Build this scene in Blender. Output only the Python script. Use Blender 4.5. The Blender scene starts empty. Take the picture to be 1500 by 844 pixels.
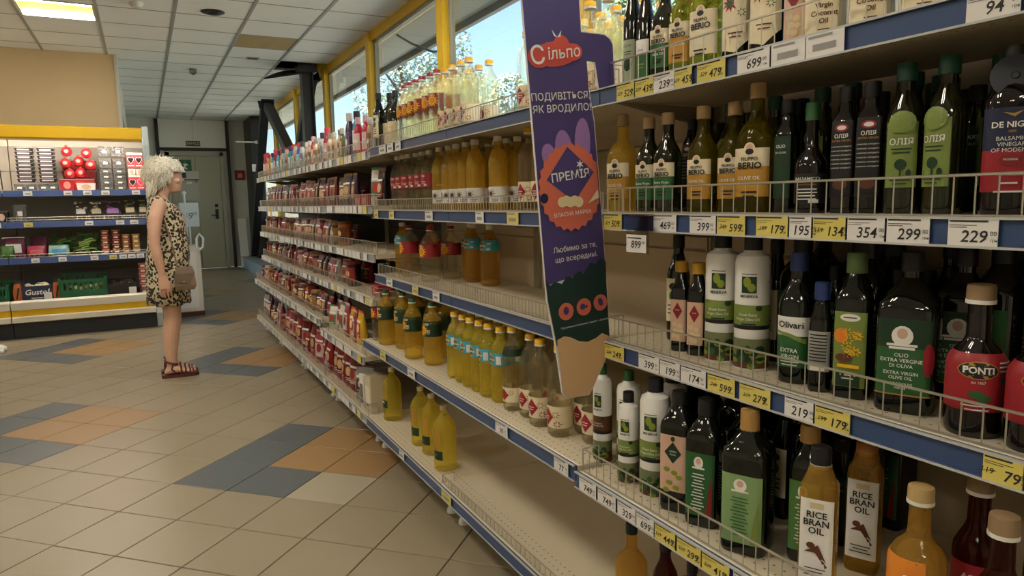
import bpy, bmesh, math, random
from mathutils import Vector, Matrix, noise
from math import sin, cos, pi, radians, atan2, sqrt

scene = bpy.context.scene
COL = scene.collection
random.seed(11)

# ---------------------------------------------------------------- camera
CAM_H = 1.27
def _camera():
    pitch, roll, yaw = radians(7.242), radians(-1.096), radians(27.745)
    f = Vector((sin(yaw) * cos(pitch), cos(yaw) * cos(pitch), -sin(pitch)))
    r = Vector((cos(yaw), -sin(yaw), 0)); u = r.cross(f)
    r2 = r * cos(roll) + u * sin(roll); u2 = -r * sin(roll) + u * cos(roll)
    cam = bpy.data.cameras.new('camera'); o = bpy.data.objects.new('camera', cam); COL.objects.link(o)
    m = Matrix((r2, u2, -f)).transposed().to_4x4(); m.translation = (0, 0, CAM_H)
    o.matrix_world = m
    cam.sensor_width = 36.0; cam.lens = 1016.1 / 1500 * 36.0; cam.clip_start = 0.02; cam.clip_end = 300
    scene.camera = o
_camera()

# ---------------------------------------------------------------- world, exposure
def _world():
    w = bpy.data.worlds.new('sky_world'); scene.world = w; w.use_nodes = True
    nt = w.node_tree; nt.nodes.clear()
    out = nt.nodes.new('ShaderNodeOutputWorld'); bg = nt.nodes.new('ShaderNodeBackground')
    sky = nt.nodes.new('ShaderNodeTexSky'); sky.sky_type = 'NISHITA'; sky.sun_disc = False
    sky.sun_elevation = radians(48); sky.sun_rotation = radians(270); sky.air_density = 1.0; sky.dust_density = .6; sky.ozone_density = 1.5
    bg.inputs['Strength'].default_value = SKY
    nt.links.new(sky.outputs[0], bg.inputs[0]); nt.links.new(bg.outputs[0], out.inputs[0])
SKY = 0.25
LAMP = 19.0
_world()
def _sun():
    l = bpy.data.lights.new('sun', 'SUN'); l.energy = 22.0; l.angle = radians(1); l.color = (1, .95, .86); o = bpy.data.objects.new('sun', l); COL.objects.link(o)
    o.rotation_euler = Vector((.62, .12, -.75)).to_track_quat('-Z', 'Y').to_euler(); o.location = (-5, 0, 12)
_sun()
vs = scene.view_settings
vs.view_transform = 'Standard'; vs.look = 'None'; vs.gamma = 1.0; vs.use_curve_mapping = False; vs.exposure = 0.5
scene.cycles.max_bounces = 10; scene.cycles.transmission_bounces = 7; scene.cycles.transparent_max_bounces = 24
scene.cycles.diffuse_bounces = 7; scene.cycles.glossy_bounces = 3
scene.cycles.caustics_refractive = False; scene.cycles.caustics_reflective = False
scene.cycles.sample_clamp_indirect = 4.0

# ---------------------------------------------------------------- materials
def lin(c):
    if isinstance(c, str):
        c = tuple(int(c[i:i + 2], 16) / 255 for i in (0, 2, 4))
    return tuple((v / 12.92 if v <= .04045 else ((v + .055) / 1.055) ** 2.4) for v in c)
MATS = {}
def mat(name, col, rough=.5, metal=0, trans=0, ior=1.45, coat=0, emit=0, noise=None, bump=None, spec=.5, alpha=1):
    if name in MATS: return MATS[name]
    m = bpy.data.materials.new(name); m.use_nodes = True; MATS[name] = m
    nt = m.node_tree; b = nt.nodes['Principled BSDF']; c = (*lin(col), 1)
    b.inputs['Base Color'].default_value = c
    b.inputs['Roughness'].default_value = rough; b.inputs['Metallic'].default_value = metal
    b.inputs['Transmission Weight'].default_value = trans; b.inputs['IOR'].default_value = ior
    b.inputs['Coat Weight'].default_value = coat; b.inputs['Coat Roughness'].default_value = .05
    b.inputs['Specular IOR Level'].default_value = spec; b.inputs['Alpha'].default_value = alpha
    if emit:
        b.inputs['Emission Color'].default_value = c; b.inputs['Emission Strength'].default_value = emit
    if noise or bump:
        tc = nt.nodes.new('ShaderNodeTexCoord'); n = nt.nodes.new('ShaderNodeTexNoise')
        nt.links.new(tc.outputs['Object'], n.inputs['Vector']); n.inputs['Detail'].default_value = 4
        n.inputs['Scale'].default_value = (noise or bump)[0]
        if noise:
            mx = nt.nodes.new('ShaderNodeMix'); mx.data_type = 'RGBA'; mx.blend_type = 'MULTIPLY'
            rp = nt.nodes.new('ShaderNodeMapRange'); rp.inputs[3].default_value = 1 - noise[1]; rp.inputs[4].default_value = 1 + noise[1] * .6
            nt.links.new(n.outputs['Fac'], rp.inputs[0]); mx.inputs[0].default_value = 1
            mx.inputs[6].default_value = c; nt.links.new(rp.outputs[0], mx.inputs[7]); nt.links.new(mx.outputs[2], b.inputs['Base Color'])
        if bump:
            bp = nt.nodes.new('ShaderNodeBump'); bp.inputs['Strength'].default_value = bump[1]; bp.inputs['Distance'].default_value = .01
            nt.links.new(n.outputs['Fac'], bp.inputs['Height']); nt.links.new(bp.outputs[0], b.inputs['Normal'])
    return m

# ---------------------------------------------------------------- mesh building
class MB:
    def __init__(s): s.v = []; s.f = []; s.m = []
    def add(s, vs, fs, mi=0):
        k = len(s.v); s.v += [tuple(v) for v in vs]; s.f += [tuple(i + k for i in f) for f in fs]; s.m += [mi] * len(fs); return s
    def box(s, x0, x1, y0, y1, z0, z1, mi=0, bev=0):
        if bev <= 0:
            v = [(x, y, z) for z in (z0, z1) for y in (y0, y1) for x in (x0, x1)]
            return s.add(v, [(0, 2, 3, 1), (4, 5, 7, 6), (0, 1, 5, 4), (2, 6, 7, 3), (0, 4, 6, 2), (1, 3, 7, 5)], mi)
        b = bev  # chamfered box as an octagon-edged solid
        xs = (x0, x0 + b, x1 - b, x1); ys = (y0, y0 + b, y1 - b, y1)
        ring = lambda i: [(xs[1 - i] if i else xs[1], 0, 0)]
        def oct_(ix, iy, z):
            ax, bx, ay, by = (x0 + ix, x1 - ix, y0 + iy, y1 - iy)
            return [(ax + b, ay, z), (bx - b, ay, z), (bx, ay + b, z), (bx, by - b, z), (bx - b, by, z), (ax + b, by, z), (ax, by - b, z), (ax, ay + b, z)]
        rings = [oct_(b, b, z0), oct_(0, 0, z0 + b), oct_(0, 0, z1 - b), oct_(b, b, z1)]
        return s.loft(rings, mi)
    def loft(s, rings, mi=0, cap=True, closed=True):
        n = len(rings[0]); v = [p for r in rings for p in r]; f = []
        for i in range(len(rings) - 1):
            for j in range(n if closed else n - 1):
                a = i * n + j; b = i * n + (j + 1) % n; f.append((a, b, b + n, a + n))
        if cap: f.append(tuple(range(n - 1, -1, -1))); f.append(tuple(range((len(rings) - 1) * n, len(rings) * n)))
        return s.add(v, f, mi)
    def tube(s, pts, r, n=6, mi=0, cap=True):
        pts = [Vector(p) for p in pts]; rings = []; up = None
        for i, p in enumerate(pts):
            t = (pts[min(i + 1, len(pts) - 1)] - pts[max(i - 1, 0)]).normalized()
            if up is None: up = Vector((0, 0, 1)) if abs(t.z) < .9 else Vector((1, 0, 0))
            a = t.cross(up).normalized(); b = a.cross(t).normalized(); up = b
            rr = r[i] if isinstance(r, (list, tuple)) else r
            rings.append([p + (a * cos(2 * pi * k / n) + b * sin(2 * pi * k / n)) * rr for k in range(n)])
        return s.loft(rings, mi, cap)
    def lathe(s, prof, n=20, c=(0, 0, 0), mi=0, cap=True):
        return s.loft([[(c[0] + r * cos(2 * pi * k / n), c[1] + r * sin(2 * pi * k / n), c[2] + z) for k in range(n)] for r, z in prof], mi, cap)
    def prism(s, pts, axis, a0, a1, mi=0):
        # pts: 2D outline; axis: extrude axis
        def P(p, a): return {'x': (a, p[0], p[1]), 'y': (p[0], a, p[1]), 'z': (p[0], p[1], a)}[axis]
        n = len(pts); v = [P(p, a0) for p in pts] + [P(p, a1) for p in pts]
        f = [(i, (i + 1) % n, (i + 1) % n + n, i + n) for i in range(n)] + [tuple(range(n - 1, -1, -1)), tuple(range(n, 2 * n))]
        return s.add(v, f, mi)
    def mesh(s, name, mats, smooth=False):
        me = bpy.data.meshes.new(name); me.from_pydata(s.v, [], s.f)
        for m in (mats if isinstance(mats, (list, tuple)) else [mats]): me.materials.append(m)
        if any(s.m): me.polygons.foreach_set('material_index', s.m)
        bm = bmesh.new(); bm.from_mesh(me); bmesh.ops.recalc_face_normals(bm, faces=bm.faces); bm.to_mesh(me); bm.free()
        if smooth:
            me.polygons.foreach_set('use_smooth', [True] * len(me.polygons))
            if smooth != 'all':
                me.set_sharp_from_angle(angle=radians(40))
        me.update(); return me
    def obj(s, name, mats, parent=None, smooth=False, loc=None):
        return put(name, s.mesh(name, mats, smooth), parent, loc)

def put(name, me, parent=None, loc=None, rz=0):
    o = bpy.data.objects.new(name, me); COL.objects.link(o)
    if parent is not None: o.parent = parent
    if loc is not None: o.location = loc
    if rz: o.rotation_euler[2] = rz
    return o
def tag(o, label, cat=None, group=None):
    o['label'] = label
    if cat: o['category'] = cat
    if group: o['group'] = group
    return o
def thing(name, label, cat, loc=(0, 0, 0), rz=0, group=None):
    return tag(put(name, None, None, loc, rz), label, cat, group)
def struct(o): o['kind'] = 'structure'; return o
def stuff(o): o['kind'] = 'stuff'; return o

# text -> flat mesh data (verts in x,y; centred)
TXT = {}
def text_data(s, size, bold=0.0, align='CENTER', shear=0):
    k = (s, size, bold, align, shear)
    if k in TXT: return TXT[k]
    cu = bpy.data.curves.new('t', 'FONT'); cu.body = s; cu.size = size; cu.align_x = align; cu.align_y = 'CENTER'; cu.resolution_u = 2
    cu.offset = bold * size; cu.shear = shear; cu.space_line = .8
    o = bpy.data.objects.new('t', cu); COL.objects.link(o)
    dg = bpy.context.evaluated_depsgraph_get(); e = o.evaluated_get(dg); me = e.to_mesh()
    d = ([tuple(v.co)[:2] for v in me.vertices], [tuple(p.vertices) for p in me.polygons])
    e.to_mesh_clear(); bpy.data.objects.remove(o); bpy.data.curves.remove(cu); TXT[k] = d
    return d
def add_text(mb, s, size, fn, cx=0, cz=0, mi=0, bold=0.0, align='CENTER', shear=0, rot=0):
    v, f = text_data(s, size, bold, align, shear); c_, s_ = cos(rot), sin(rot)
    mb.add([fn(cx + x * c_ - z * s_, cz + x * s_ + z * c_) for x, z in v], f, mi)
# ================================================================ SETTING
XW, YF, XL, YB, ZC = 2.15, 15.4, -6.0, -4.0, 2.975      # window wall, far wall, left wall, back wall, ceiling
M_CREAM = mat('tile_cream', '887d68', .3, noise=(2.2, .12)); M_GREY = mat('tile_grey', '53585c', .32, noise=(2.5, .14))
M_ORANGE = mat('tile_orange', '92744e', .32, noise=(2.5, .12)); M_PALE = mat('tile_pale', '9a9280', .3, noise=(2.2, .1))
M_GROUT = mat('grout', '3a332b', .8, noise=(6, .3))
M_WHITE = mat('white_paint', 'd8d8d2', .5); M_BEIGE = mat('beige_wall', 'cbb28c', .7, noise=(1.1, .1)); M_CREAMWALL = mat('cream_wall', 'ddd6c6', .7, noise=(1.5, .06))
M_BLACK = mat('black_steel', '17171a', .4); M_DARK = mat('dark_brown', '2e241f', .55, noise=(7, .3)); M_YELLOW = mat('yellow_paint', 'd9b01c', .35, noise=(3, .1))
M_GREYWALL = mat('grey_wall', 'c9cac4', .65, noise=(1.2, .1))

# ---- floor with diagonal tiles
floor = MB().box(XL, XW, YB, YF, -.08, -.004).obj('floor', M_GROUT); struct(floor)
S, OX, OY = .2996, .0259, 3.029
ea = Vector((cos(-pi / 4), sin(-pi / 4))); eb = Vector((cos(-3 * pi / 4), sin(-3 * pi / 4)))   # j and i directions
def tile_kind(i, j):
    a, b = (i + 4) % 6, (j + 1) % 6            # 3x3 motif: L of grey round 2x2 orange
    if a < 3 and b < 3:
        if (i, j) == (-2, 1): return 3
        if b == 0 or a == 2: return 1
        return 2
    return 0
def tile_mesh(m):
    g = .0022; h = S - g; b = .0018; mb = MB()
    def ring(i0, z): return [((ea * u + eb * v).x, (ea * u + eb * v).y, z) for u, v in ((g + i0, g + i0), (h - i0, g + i0), (h - i0, h - i0), (g + i0, h - i0))]
    mb.loft([ring(0, -.006), ring(0, -b), ring(b, 0)]); return mb.mesh('tile', m)
TM = [M_CREAM, M_GREY, M_ORANGE, M_PALE]; TME = [tile_mesh(m) for m in TM]
cand = []
for i in range(-60, 30):
    for j in range(-45, 45):
        p = Vector((OX, OY)) + ea * (S * j) + eb * (S * i); c = p + (ea + eb) * (S / 2)
        if not (XL + .2 < c.x < XW - .2 and YB + .2 < c.y < YF - .2): continue
        ang = atan2(c.x, c.y) - radians(27.7); d = c.length
        vis = abs(ang) < radians(37) and c.x < 1.35 and 1.3 < d < 9 and not (c.y > 8.35 and c.x < 0)
        cand.append((d if vis else 99 + d, i, j, p))
cand.sort(key=lambda t: t[0])
for d, i, j, p in cand[:290]:
    if d < 99: put('tile', TME[tile_kind(i, j)], floor, (p.x, p.y, 0))
rest = MB()
for d, i, j, p in cand:
    if d < 99 and (d, i, j, p) in cand[:290]: continue
    g = .0016; h = S - g; q = [p + ea * u + eb * v for u, v in ((g, g), (h, g), (h, h), (g, h))]
    rest.add([(a.x, a.y, 0) for a in q], [(0, 1, 2, 3)], tile_kind(i, j))
stuff(rest.obj('tile_field', TM, floor))

# ---- ceiling: plenum slab, grid, lay-in tiles
M_CT = mat('ceiling_tile', 'eef1f3', .8, noise=(3.0, .05), bump=(160, .15)); M_CTY = mat('ceiling_tile_yellowed', 'b09a70', .8, noise=(8, .15), bump=(200, .3))
M_RAIL = mat('ceiling_rail', '9a9c9c', .45); M_VOID = mat('plenum', '14130f', .9)
ceiling = struct(MB().box(XL, XW + .15, YB, YF, 3.3, 3.36).obj('ceiling', M_VOID))
G, GX, GY = .603, .378, 7.05
lamps = {(ix, iy) for ix in (-6, -2, 1) for iy in (-15, -10, -5)} | {(-2, 0), (-6, 0)}
def ctile(m): return MB().box(.006, G - .006, .006, G - .006, 0, .014).mesh('ceiling_tile', m)
CT, CTY = ctile(M_CT), ctile(M_CTY)
missing = {(2, 3)}
cj = MB()
for ix in range(-11, 3):
    for iy in range(-19, 14):
        x, y = GX + ix * G, GY + iy * G
        if x < XL - .3 or y < YB - .3 or y + G > YF + .3: continue
        if (ix, iy) in lamps or (ix, iy) in missing: continue
        if y > 5 and -4 <= ix <= 2: put('ceiling_tile', CTY if (ix, iy) == (1, 1) else CT, ceiling, (x, y, ZC))
        else: cj.box(x + .006, x + G - .006, y + .006, y + G - .006, ZC, ZC + .014)
stuff(cj.obj('ceiling_tile_field', M_CT, ceiling))
for ix in range(-10, 3):
    x = GX + ix * G; MB().box(x - .013, x + .013, YB, YF, ZC - .006, ZC + .03).obj('grid_rail', M_RAIL, ceiling)
for iy in range(-18, 14):
    y = GY + iy * G; MB().box(XL, XW, y - .006, y + .006, ZC - .003, ZC + .028).obj('cross_rail', M_RAIL, ceiling)

# ---- walls
struct(MB().box(XL, -.146, 9.2, 9.35, 0, 3.3).obj('wall_beige', M_BEIGE))
struct(MB().box(-.3, -.146, 9.35, 9.8, -.3, 3.3).box(-.3, -.146, 14.7, YF, -.3, 3.3).box(-.3, -.146, 9.8, 14.7, 2.5, 3.3).obj('wall_passage', M_GREYWALL))
struct(MB().box(-.146, XW + .15, YF, YF + .15, 0, 3.3).obj('wall_far', M_GREYWALL))
struct(MB().box(XL - .15, XL, YB, 9.35, 0, 3.3).obj('wall_left', M_CREAMWALL))
struct(MB().box(XL - .15, XW + .15, YB - .15, YB, 0, 3.3).obj('wall_back', M_CREAMWALL))
trim = MB().box(-.16, -.13, 9.185, 9.36, 0, ZC).obj('trim_1', mat('grey_trim', 'b9b7ae', .5)); struct(trim)

# window wall: low wall, head beam, posts, panes
wr = struct(MB().box(XW, XW + .15, YB, YF, -.3, .95).obj('wall_right', M_CREAMWALL))
struct(MB().box(XW, XW + .12, YB, YF, 2.88, 3.3).obj('trim_2', M_YELLOW))
struct(MB().box(XW - .03, XW + .15, YB, YF, .95, .985).obj('trim_3', M_WHITE))
def glass_material():
    m = bpy.data.materials.new('window_glass'); m.use_nodes = True; nt = m.node_tree; nt.nodes.clear()
    o = nt.nodes.new('ShaderNodeOutputMaterial'); mx = nt.nodes.new('ShaderNodeMixShader'); t = nt.nodes.new('ShaderNodeBsdfTransparent')
    g = nt.nodes.new('ShaderNodeBsdfGlossy'); g.inputs['Roughness'].default_value = .02
    lw = nt.nodes.new('ShaderNodeLayerWeight'); lw.inputs['Blend'].default_value = .5
    pw = nt.nodes.new('ShaderNodeMath'); pw.operation = 'POWER'; pw.inputs[1].default_value = 5.0; nt.links.new(lw.outputs['Facing'], pw.inputs[0])
    f = nt.nodes.new('ShaderNodeMath'); f.operation = 'MULTIPLY_ADD'; f.inputs[1].default_value = .6; f.inputs[2].default_value = .03; nt.links.new(pw.outputs[0], f.inputs[0])
    t.inputs['Color'].default_value = (.93, .96, .95, 1)
    nt.links.new(f.outputs[0], mx.inputs[0]); nt.links.new(t.outputs[0], mx.inputs[1]); nt.links.new(g.outputs[0], mx.inputs[2]); nt.links.new(mx.outputs[0], o.inputs[0])
    return m
M_GLASS = glass_material(); M_FRAME = mat('window_frame_grey', '8f8d80', .45)
yp = [5.14 + 1.92 * k for k in range(-4, 6)]; n = 1
edges = [YB] + yp + [YF]
for k, y in enumerate(yp):
    struct(MB().box(XW - .035, XW + .05, y - .06, y + .06, .985, 2.95).obj('trim_%d' % (4 + k), M_YELLOW))
for k in range(len(edges) - 1):
    a = edges[k] + (.06 if k else 0); b = edges[k + 1] - (.06 if k < len(edges) - 2 else 0)
    mb = MB(); w_ = .03
    mb.box(XW + .02, XW + .06, a, a + w_, .985, 2.88); mb.box(XW + .02, XW + .06, b - w_, b, .985, 2.88)
    mb.box(XW + .02, XW + .06, a, b, .985, .985 + w_); mb.box(XW + .02, XW + .06, a, b, 2.88 - w_, 2.88)
    win = struct(mb.obj('window_%d' % (k + 1), M_FRAME))
    MB().box(XW + .037, XW + .041, a + w_, b - w_, .985 + w_, 2.88 - w_).obj('pane', M_GLASS, win)
# glazed entrance in the passage wall, with an added sun-blocking roof outside it
mb = MB()
for k in range(6): y = 9.8 + 4.9 * k / 5; mb.box(-.26, -.19, max(9.8, y - .035), min(14.7, y + .035), 0, 2.5)
mb.box(-.26, -.19, 9.8, 14.7, 2.44, 2.5); mb.box(-.26, -.19, 9.8, 14.7, 0, .05); d2 = struct(mb.obj('door_2', M_FRAME))
for k in range(5): y = 9.8 + 4.9 * k / 5; MB().box(-.227, -.223, y + .035, y + .945, .05, 2.44).obj('pane', M_GLASS, d2)
struct(MB().box(-2.9, -.3, 9.35, 17.5, 3.0, 3.12).obj('roof_added_sunblock', M_WHITE))  # unseen roof added to keep direct sun out of the entrance
struct(MB().box(-45, -.3, 9.36, 60, -.4, -.02).obj('ground_entrance', mat('paved_ground', 'a8a496', .9, noise=(.6, .15))))
# low plinth under the windows
struct(MB().box(1.74, XW, 7.75, YF, 0, .2).box(1.72, XW, 7.75, YF, .2, .225).obj('trim_20', mat('plinth_blue_grey', '7f8a92', .5, noise=(3, .15))))

# ---- far wall: service door, header boards, signs
M_DOOR = mat('door_grey', 'a3a18c', .5, noise=(2, .08)); M_DFRAME = mat('door_frame', 'a09e8e', .5)
d = MB(); d.box(.47, .53, YF - .06, YF, 0, 2.33); d.box(1.45, 1.52, YF - .06, YF, 0, 2.33); d.box(.47, 1.52, YF - .06, YF, 2.26, 2.34)
door = struct(d.obj('door_1', M_DFRAME))
MB().box(.54, .985, YF - .045, YF - .005, .01, 2.25).obj('door_leaf', M_DOOR, door); MB().box(.995, 1.44, YF - .045, YF - .005, .01, 2.25).obj('door_leaf', M_DOOR, door)
h = MB().box(1.30, 1.36, YF - .06, YF - .045, 1.0, 1.2); h.tube([(1.33, YF - .06, 1.08), (1.33, YF - .1, 1.08), (1.22, YF - .1, 1.08)], .009); h.obj('handle', M_BLACK, door)
MB().box(1.30, 1.36, YF - .058, YF - .045, 1.24, 1.30).obj('lock_plate', M_BLACK, door)
for x0, x1, nm in ((.37, .985, 'header_board'), (.99, 1.6, 'header_board')):
    pass
hdr = struct(MB().box(.34, 1.62, YF - .03, YF, 2.36, 2.42).obj('trim_21', M_DARK))
MB().box(.38, .985, YF - .025, YF, 2.42, 2.96).obj('header_board', M_WHITE, hdr); MB().box(.992, 1.59, YF - .025, YF, 2.42, 2.96).obj('header_board', M_WHITE, hdr)
struct(MB().box(.32, .38, YF - .07, YF - .01, 0, 2.96).obj('trim_22', M_DARK)); struct(MB().box(1.59, 1.65, YF - .07, YF - .01, 0, 2.96).obj('trim_23', M_DARK))
struct(MB().box(1.95, XW, 14.4, YF, .225, 2.96).obj('trim_24', M_BLACK))
def flat_y(y): return lambda x, z: (x, y, z)
sg = thing('exit_sign', 'small dark nameplate with pale letters above the service door', 'sign', (.98, YF - .045, 2.50))
MB().box(-.13, .13, 0, .012, -.05, .05).obj('plate', M_BLACK, sg); t = MB(); add_text(t, 'ВИХІД', .07, flat_y(-.002)); t.obj('lettering', M_WHITE, sg)
sg = thing('exit_pictogram', 'green emergency exit pictogram sign on the grey door', 'sign', (.80, YF - .06, 2.07))
MB().box(-.12, .12, 0, .01, -.11, .11).obj('plate', mat('sign_green', '1f5a36', .5), sg)
t = MB(); t.prism([(-.06, -.06), (-.01, -.02), (-.03, .03), (.03, .04), (.07, 0), (.02, 0), (.01, -.03), (.05, -.07), (.02, -.08), (-.02, -.05), (-.05, -.08)], 'y', -.004, 0); t.lathe([(.02, -.004), (.02, .0)], 10, (0, 0, .07)); t.obj('running_figure', M_WHITE, sg)
sg = thing('door_notice', 'white printed notice with a small dark square on the door', 'notice', (.86, YF - .055, 1.88)); MB().box(-.18, .18, 0, .004, -.1, .08).obj('sheet', mat('paper_grey', 'b8b9b2', .7), sg); MB().box(-.16, -.05, -.003, 0, -.06, .05).obj('printed_square', mat('print_dark', '2f3d33', .6), sg); MB().box(-.18, .18, -.004, 0, -.1, -.08).obj('printed_bar', M_BLACK, sg)
sg = thing('door_notice', 'larger blank paper sheet taped on the door below the notice', 'notice', (.86, YF - .055, 1.56)); MB().box(-.17, .17, 0, .004, -.19, .17).obj('sheet', mat('paper_old', 'a9aaa0', .7), sg); MB().box(-.05, .05, -.002, 0, .15, .19).obj('tape', M_WHITE, sg)
sg = thing('fire_sign', 'square dark red fire sign on the white wall beside the door', 'sign', (1.82, YF - .012, 1.88)); MB().box(-.1, .1, 0, .01, -.1, .1).obj('plate', mat('sign_red', '8a1f22', .5), sg); t = MB(); t.prism([(-.05, -.05), (.04, -.05), (.05, 0), (.02, .05), (0, .02), (-.03, .05)], 'y', -.004, 0); t.obj('flame', mat('sign_pink', 'd08a86', .5), sg)
sg = thing('leaning_board', 'narrow white board leaning against the far wall by the black column', 'board', (1.78, 15.05, 0)); o = MB().box(-.08, .08, -.012, .012, 0, 1.02).obj('board', M_WHITE, sg); o.rotation_euler[0] = radians(-14); MB().box(-.1, .1, -.05, .02, 0, .04).obj('board_foot', M_GREYWALL, sg)
sg = thing('wall_box', 'small grey switch box on the black far column', 'box', (1.99, 14.36, 1.98)); MB().box(-.06, .06, 0, .04, -.07, .07, bev=.006).obj('case', M_WHITE, sg); MB().box(-.03, .03, -.008, 0, -.03, .03).obj('switch', M_GREYWALL, sg)
sg = thing('camera_arm', 'thin white bracket arm with a small security camera on the far strut', 'camera', (1.80, 12.7, 2.33)); MB().tube([(-.33, 0, 0), (0, 0, 0)], .012).obj('arm', M_WHITE, sg); MB().lathe([(.004, -.03), (.028, -.02), (.028, .02), (.004, .03)], 12).obj('camera_head', M_WHITE, sg, True)

# black steel struts and column by the windows
def strut(label, p0, p1, r, group=None):
    t = thing('steel_strut', label, 'strut', p0, 0, group); a = Vector(p1) - Vector(p0); L = a.length
    q = a.to_track_quat('Z', 'X'); me = MB().box(-r, r, -r, r, 0, L).mesh('beam', M_BLACK); o = put('beam', me, t); o.rotation_mode = 'QUATERNION'; o.rotation_quaternion = q
    e = put('end_plate', MB().box(-r * 1.5, r * 1.5, -r * 1.5, r * 1.5, L - .02, L).mesh('end_plate', M_BLACK), t); e.rotation_mode = 'QUATERNION'; e.rotation_quaternion = q
strut('black diagonal strut from the far top joint down to the far wall', (1.9, 14.6, .30), (1.9, 12.2, 2.9), .065)
strut('black diagonal strut from the far top joint down towards the column', (1.9, 9.1, 1.4), (1.9, 11.95, 2.86), .065)
strut('black diagonal strut leaning beside the round column top', (2.04, 11.3, 1.2), (2.04, 9.25, 2.9), .06)
cl = thing('steel_column', 'thick black steel column under the broken ceiling tile', 'column', (1.90, 8.93, 0))
MB().box(-.06, .06, -.012, .012, 0, 3.29).obj('web', M_BLACK, cl); MB().box(-.07, -.055, -.07, .07, 0, 3.29).obj('flange', M_BLACK, cl); MB().box(.055, .07, -.07, .07, 0, 3.29).obj('flange', M_BLACK, cl)
MB().box(-.11, .11, -.1, .1, 2.86, 2.94).obj('cap_plate', M_BLACK, cl)
bt = thing('broken_ceiling_tile', 'dark broken ceiling tile piece hanging beside the steel column', 'ceiling tile', (1.66, 9.1, 2.86))
o = MB().prism([(-.28, -.2), (.2, -.25), (.26, .1), (.05, .25), (-.1, .1)], 'z', 0, .014).obj('board', M_VOID, bt); o.rotation_euler = (radians(14), radians(-12), 0)
MB().tube([(0, 0, .01), (.05, .1, .12)], .003).obj('hanger_wire', M_BLACK, bt)

# ---- ceiling fittings
M_LAMP = mat('lamp_diffuser', 'fff6e6', .4, emit=LAMP); M_TUBE = mat('lamp_tube', 'fff5e4', .4, emit=LAMP * 4.3); M_LAMPY = mat('lamp_centre', 'ffd860', .4, emit=.75)
for (ix, iy) in sorted(lamps):
    x, y = GX + ix * G, GY + iy * G
    lab = 'square recessed ceiling light panel glowing in front of the beige wall' if (ix, iy) == (-2, 0) else 'square recessed ceiling light panel over the shopping aisle'
    t = thing('ceiling_light', lab, 'light', (x, y, ZC), 0, 'ceiling light panels')
    f = MB(); f.box(.008, G - .008, .008, .03, -.004, .05); f.box(.008, G - .008, G - .03, G - .008, -.004, .05); f.box(.008, .03, .03, G - .03, -.004, .05); f.box(G - .03, G - .008, .03, G - .03, -.004, .05); f.box(.008, G - .008, .008, G - .008, .05, .06)
    f.obj('frame', M_WHITE, t)
    MB().box(.03, G - .03, .10, G - .10, .012, .016).obj('reflector', M_LAMPY, t)
    for y0, y1 in ((.03, .095), (G - .095, G - .03)): MB().box(.03, G - .03, y0, y1, .002, .008).obj('tube', M_TUBE, t)
t = thing('smoke_detector', 'round white smoke detector on the ceiling', 'smoke detector', (.08, 6.84, ZC)); MB().lathe([(.055, 0), (.055, -.018), (.035, -.04), (.0, -.042)], 20).obj('housing', M_WHITE, t, True); MB().lathe([(.037, -.03), (.037, -.036)], 20).obj('vent_ring', M_BLACK, t)
t = thing('ceiling_speaker', 'black oval ceiling speaker opening in a white tile', 'speaker', (.68, 6.89, ZC)); MB().lathe([(.1, -.001), (.1, -.006), (.085, -.012)], 24, cap=True).obj('bezel', M_BLACK, t, True); MB().lathe([(.08, -.01), (.0, -.014)], 24).obj('grille', M_VOID, t, True)
t = thing('ceiling_sensor', 'small grey sensor hanging from the ceiling tile', 'sensor', (.69, 9.8, ZC)); MB().box(-.04, .04, -.04, .04, -.06, 0, bev=.01).obj('housing', mat('sensor_grey', '6e7270', .5), t); MB().lathe([(.02, -.06), (.0, -.075)], 10).obj('lens', M_BLACK, t)
t = thing('air_vent', 'small grey slotted air vent in a ceiling tile', 'vent', (1.27, 8.83, ZC)); MB().box(-.07, .07, -.06, .06, -.006, 0).obj('frame', M_RAIL, t)
for k in range(3): MB().box(-.055, .055, -.04 + k * .033, -.025 + k * .033, -.009, -.006).obj('slat', M_DARK, t)

# ---- outside: eave, trees, ground
M_EAVE = mat('eave_metal', 'bfc0ba', .5); M_FASCIA = mat('eave_fascia', '4d565c', .5)
ev = thing('roof_eave', 'grey corrugated roof eave running along outside the windows', 'eave')
mb = MB(); L0, L1 = -2.0, 19.0; nx = 16
for k in range(nx):
    x0 = 2.3 + k * .06; z0 = 3.08 + k * .008
    mb.add([(x0, L0, z0), (x0 + .03, L0, z0 + .02), (x0 + .06, L0, z0 + .008), (x0, L1, z0), (x0 + .03, L1, z0 + .02), (x0 + .06, L1, z0 + .008)], [(0, 1, 4, 3), (1, 2, 5, 4)])
mb.obj('corrugated_sheet', M_EAVE, ev); MB().box(2.26, 3.3, L0, L1, 3.28, 3.32).obj('roof_deck', M_FASCIA, ev)
MB().box(3.24, 3.30, L0, L1, 3.14, 3.30).obj('fascia', M_FASCIA, ev); MB().tube([(3.26, 7.7, 3.14), (3.2, 7.6, 2.98), (3.0, 7.5, 2.93), (2.75, 7.5, 3.0), (2.6, 7.55, 3.09)], .012).obj('cable', M_BLACK, ev, True)
struct(MB().box(XW + .15, 70, -30, 60, -.4, -.3).obj('ground', mat('paved_ground', 'a8a496', .9, noise=(.6, .15))))
M_BARK = mat('bark', '4a3c30', .9, noise=(9, .3))
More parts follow.
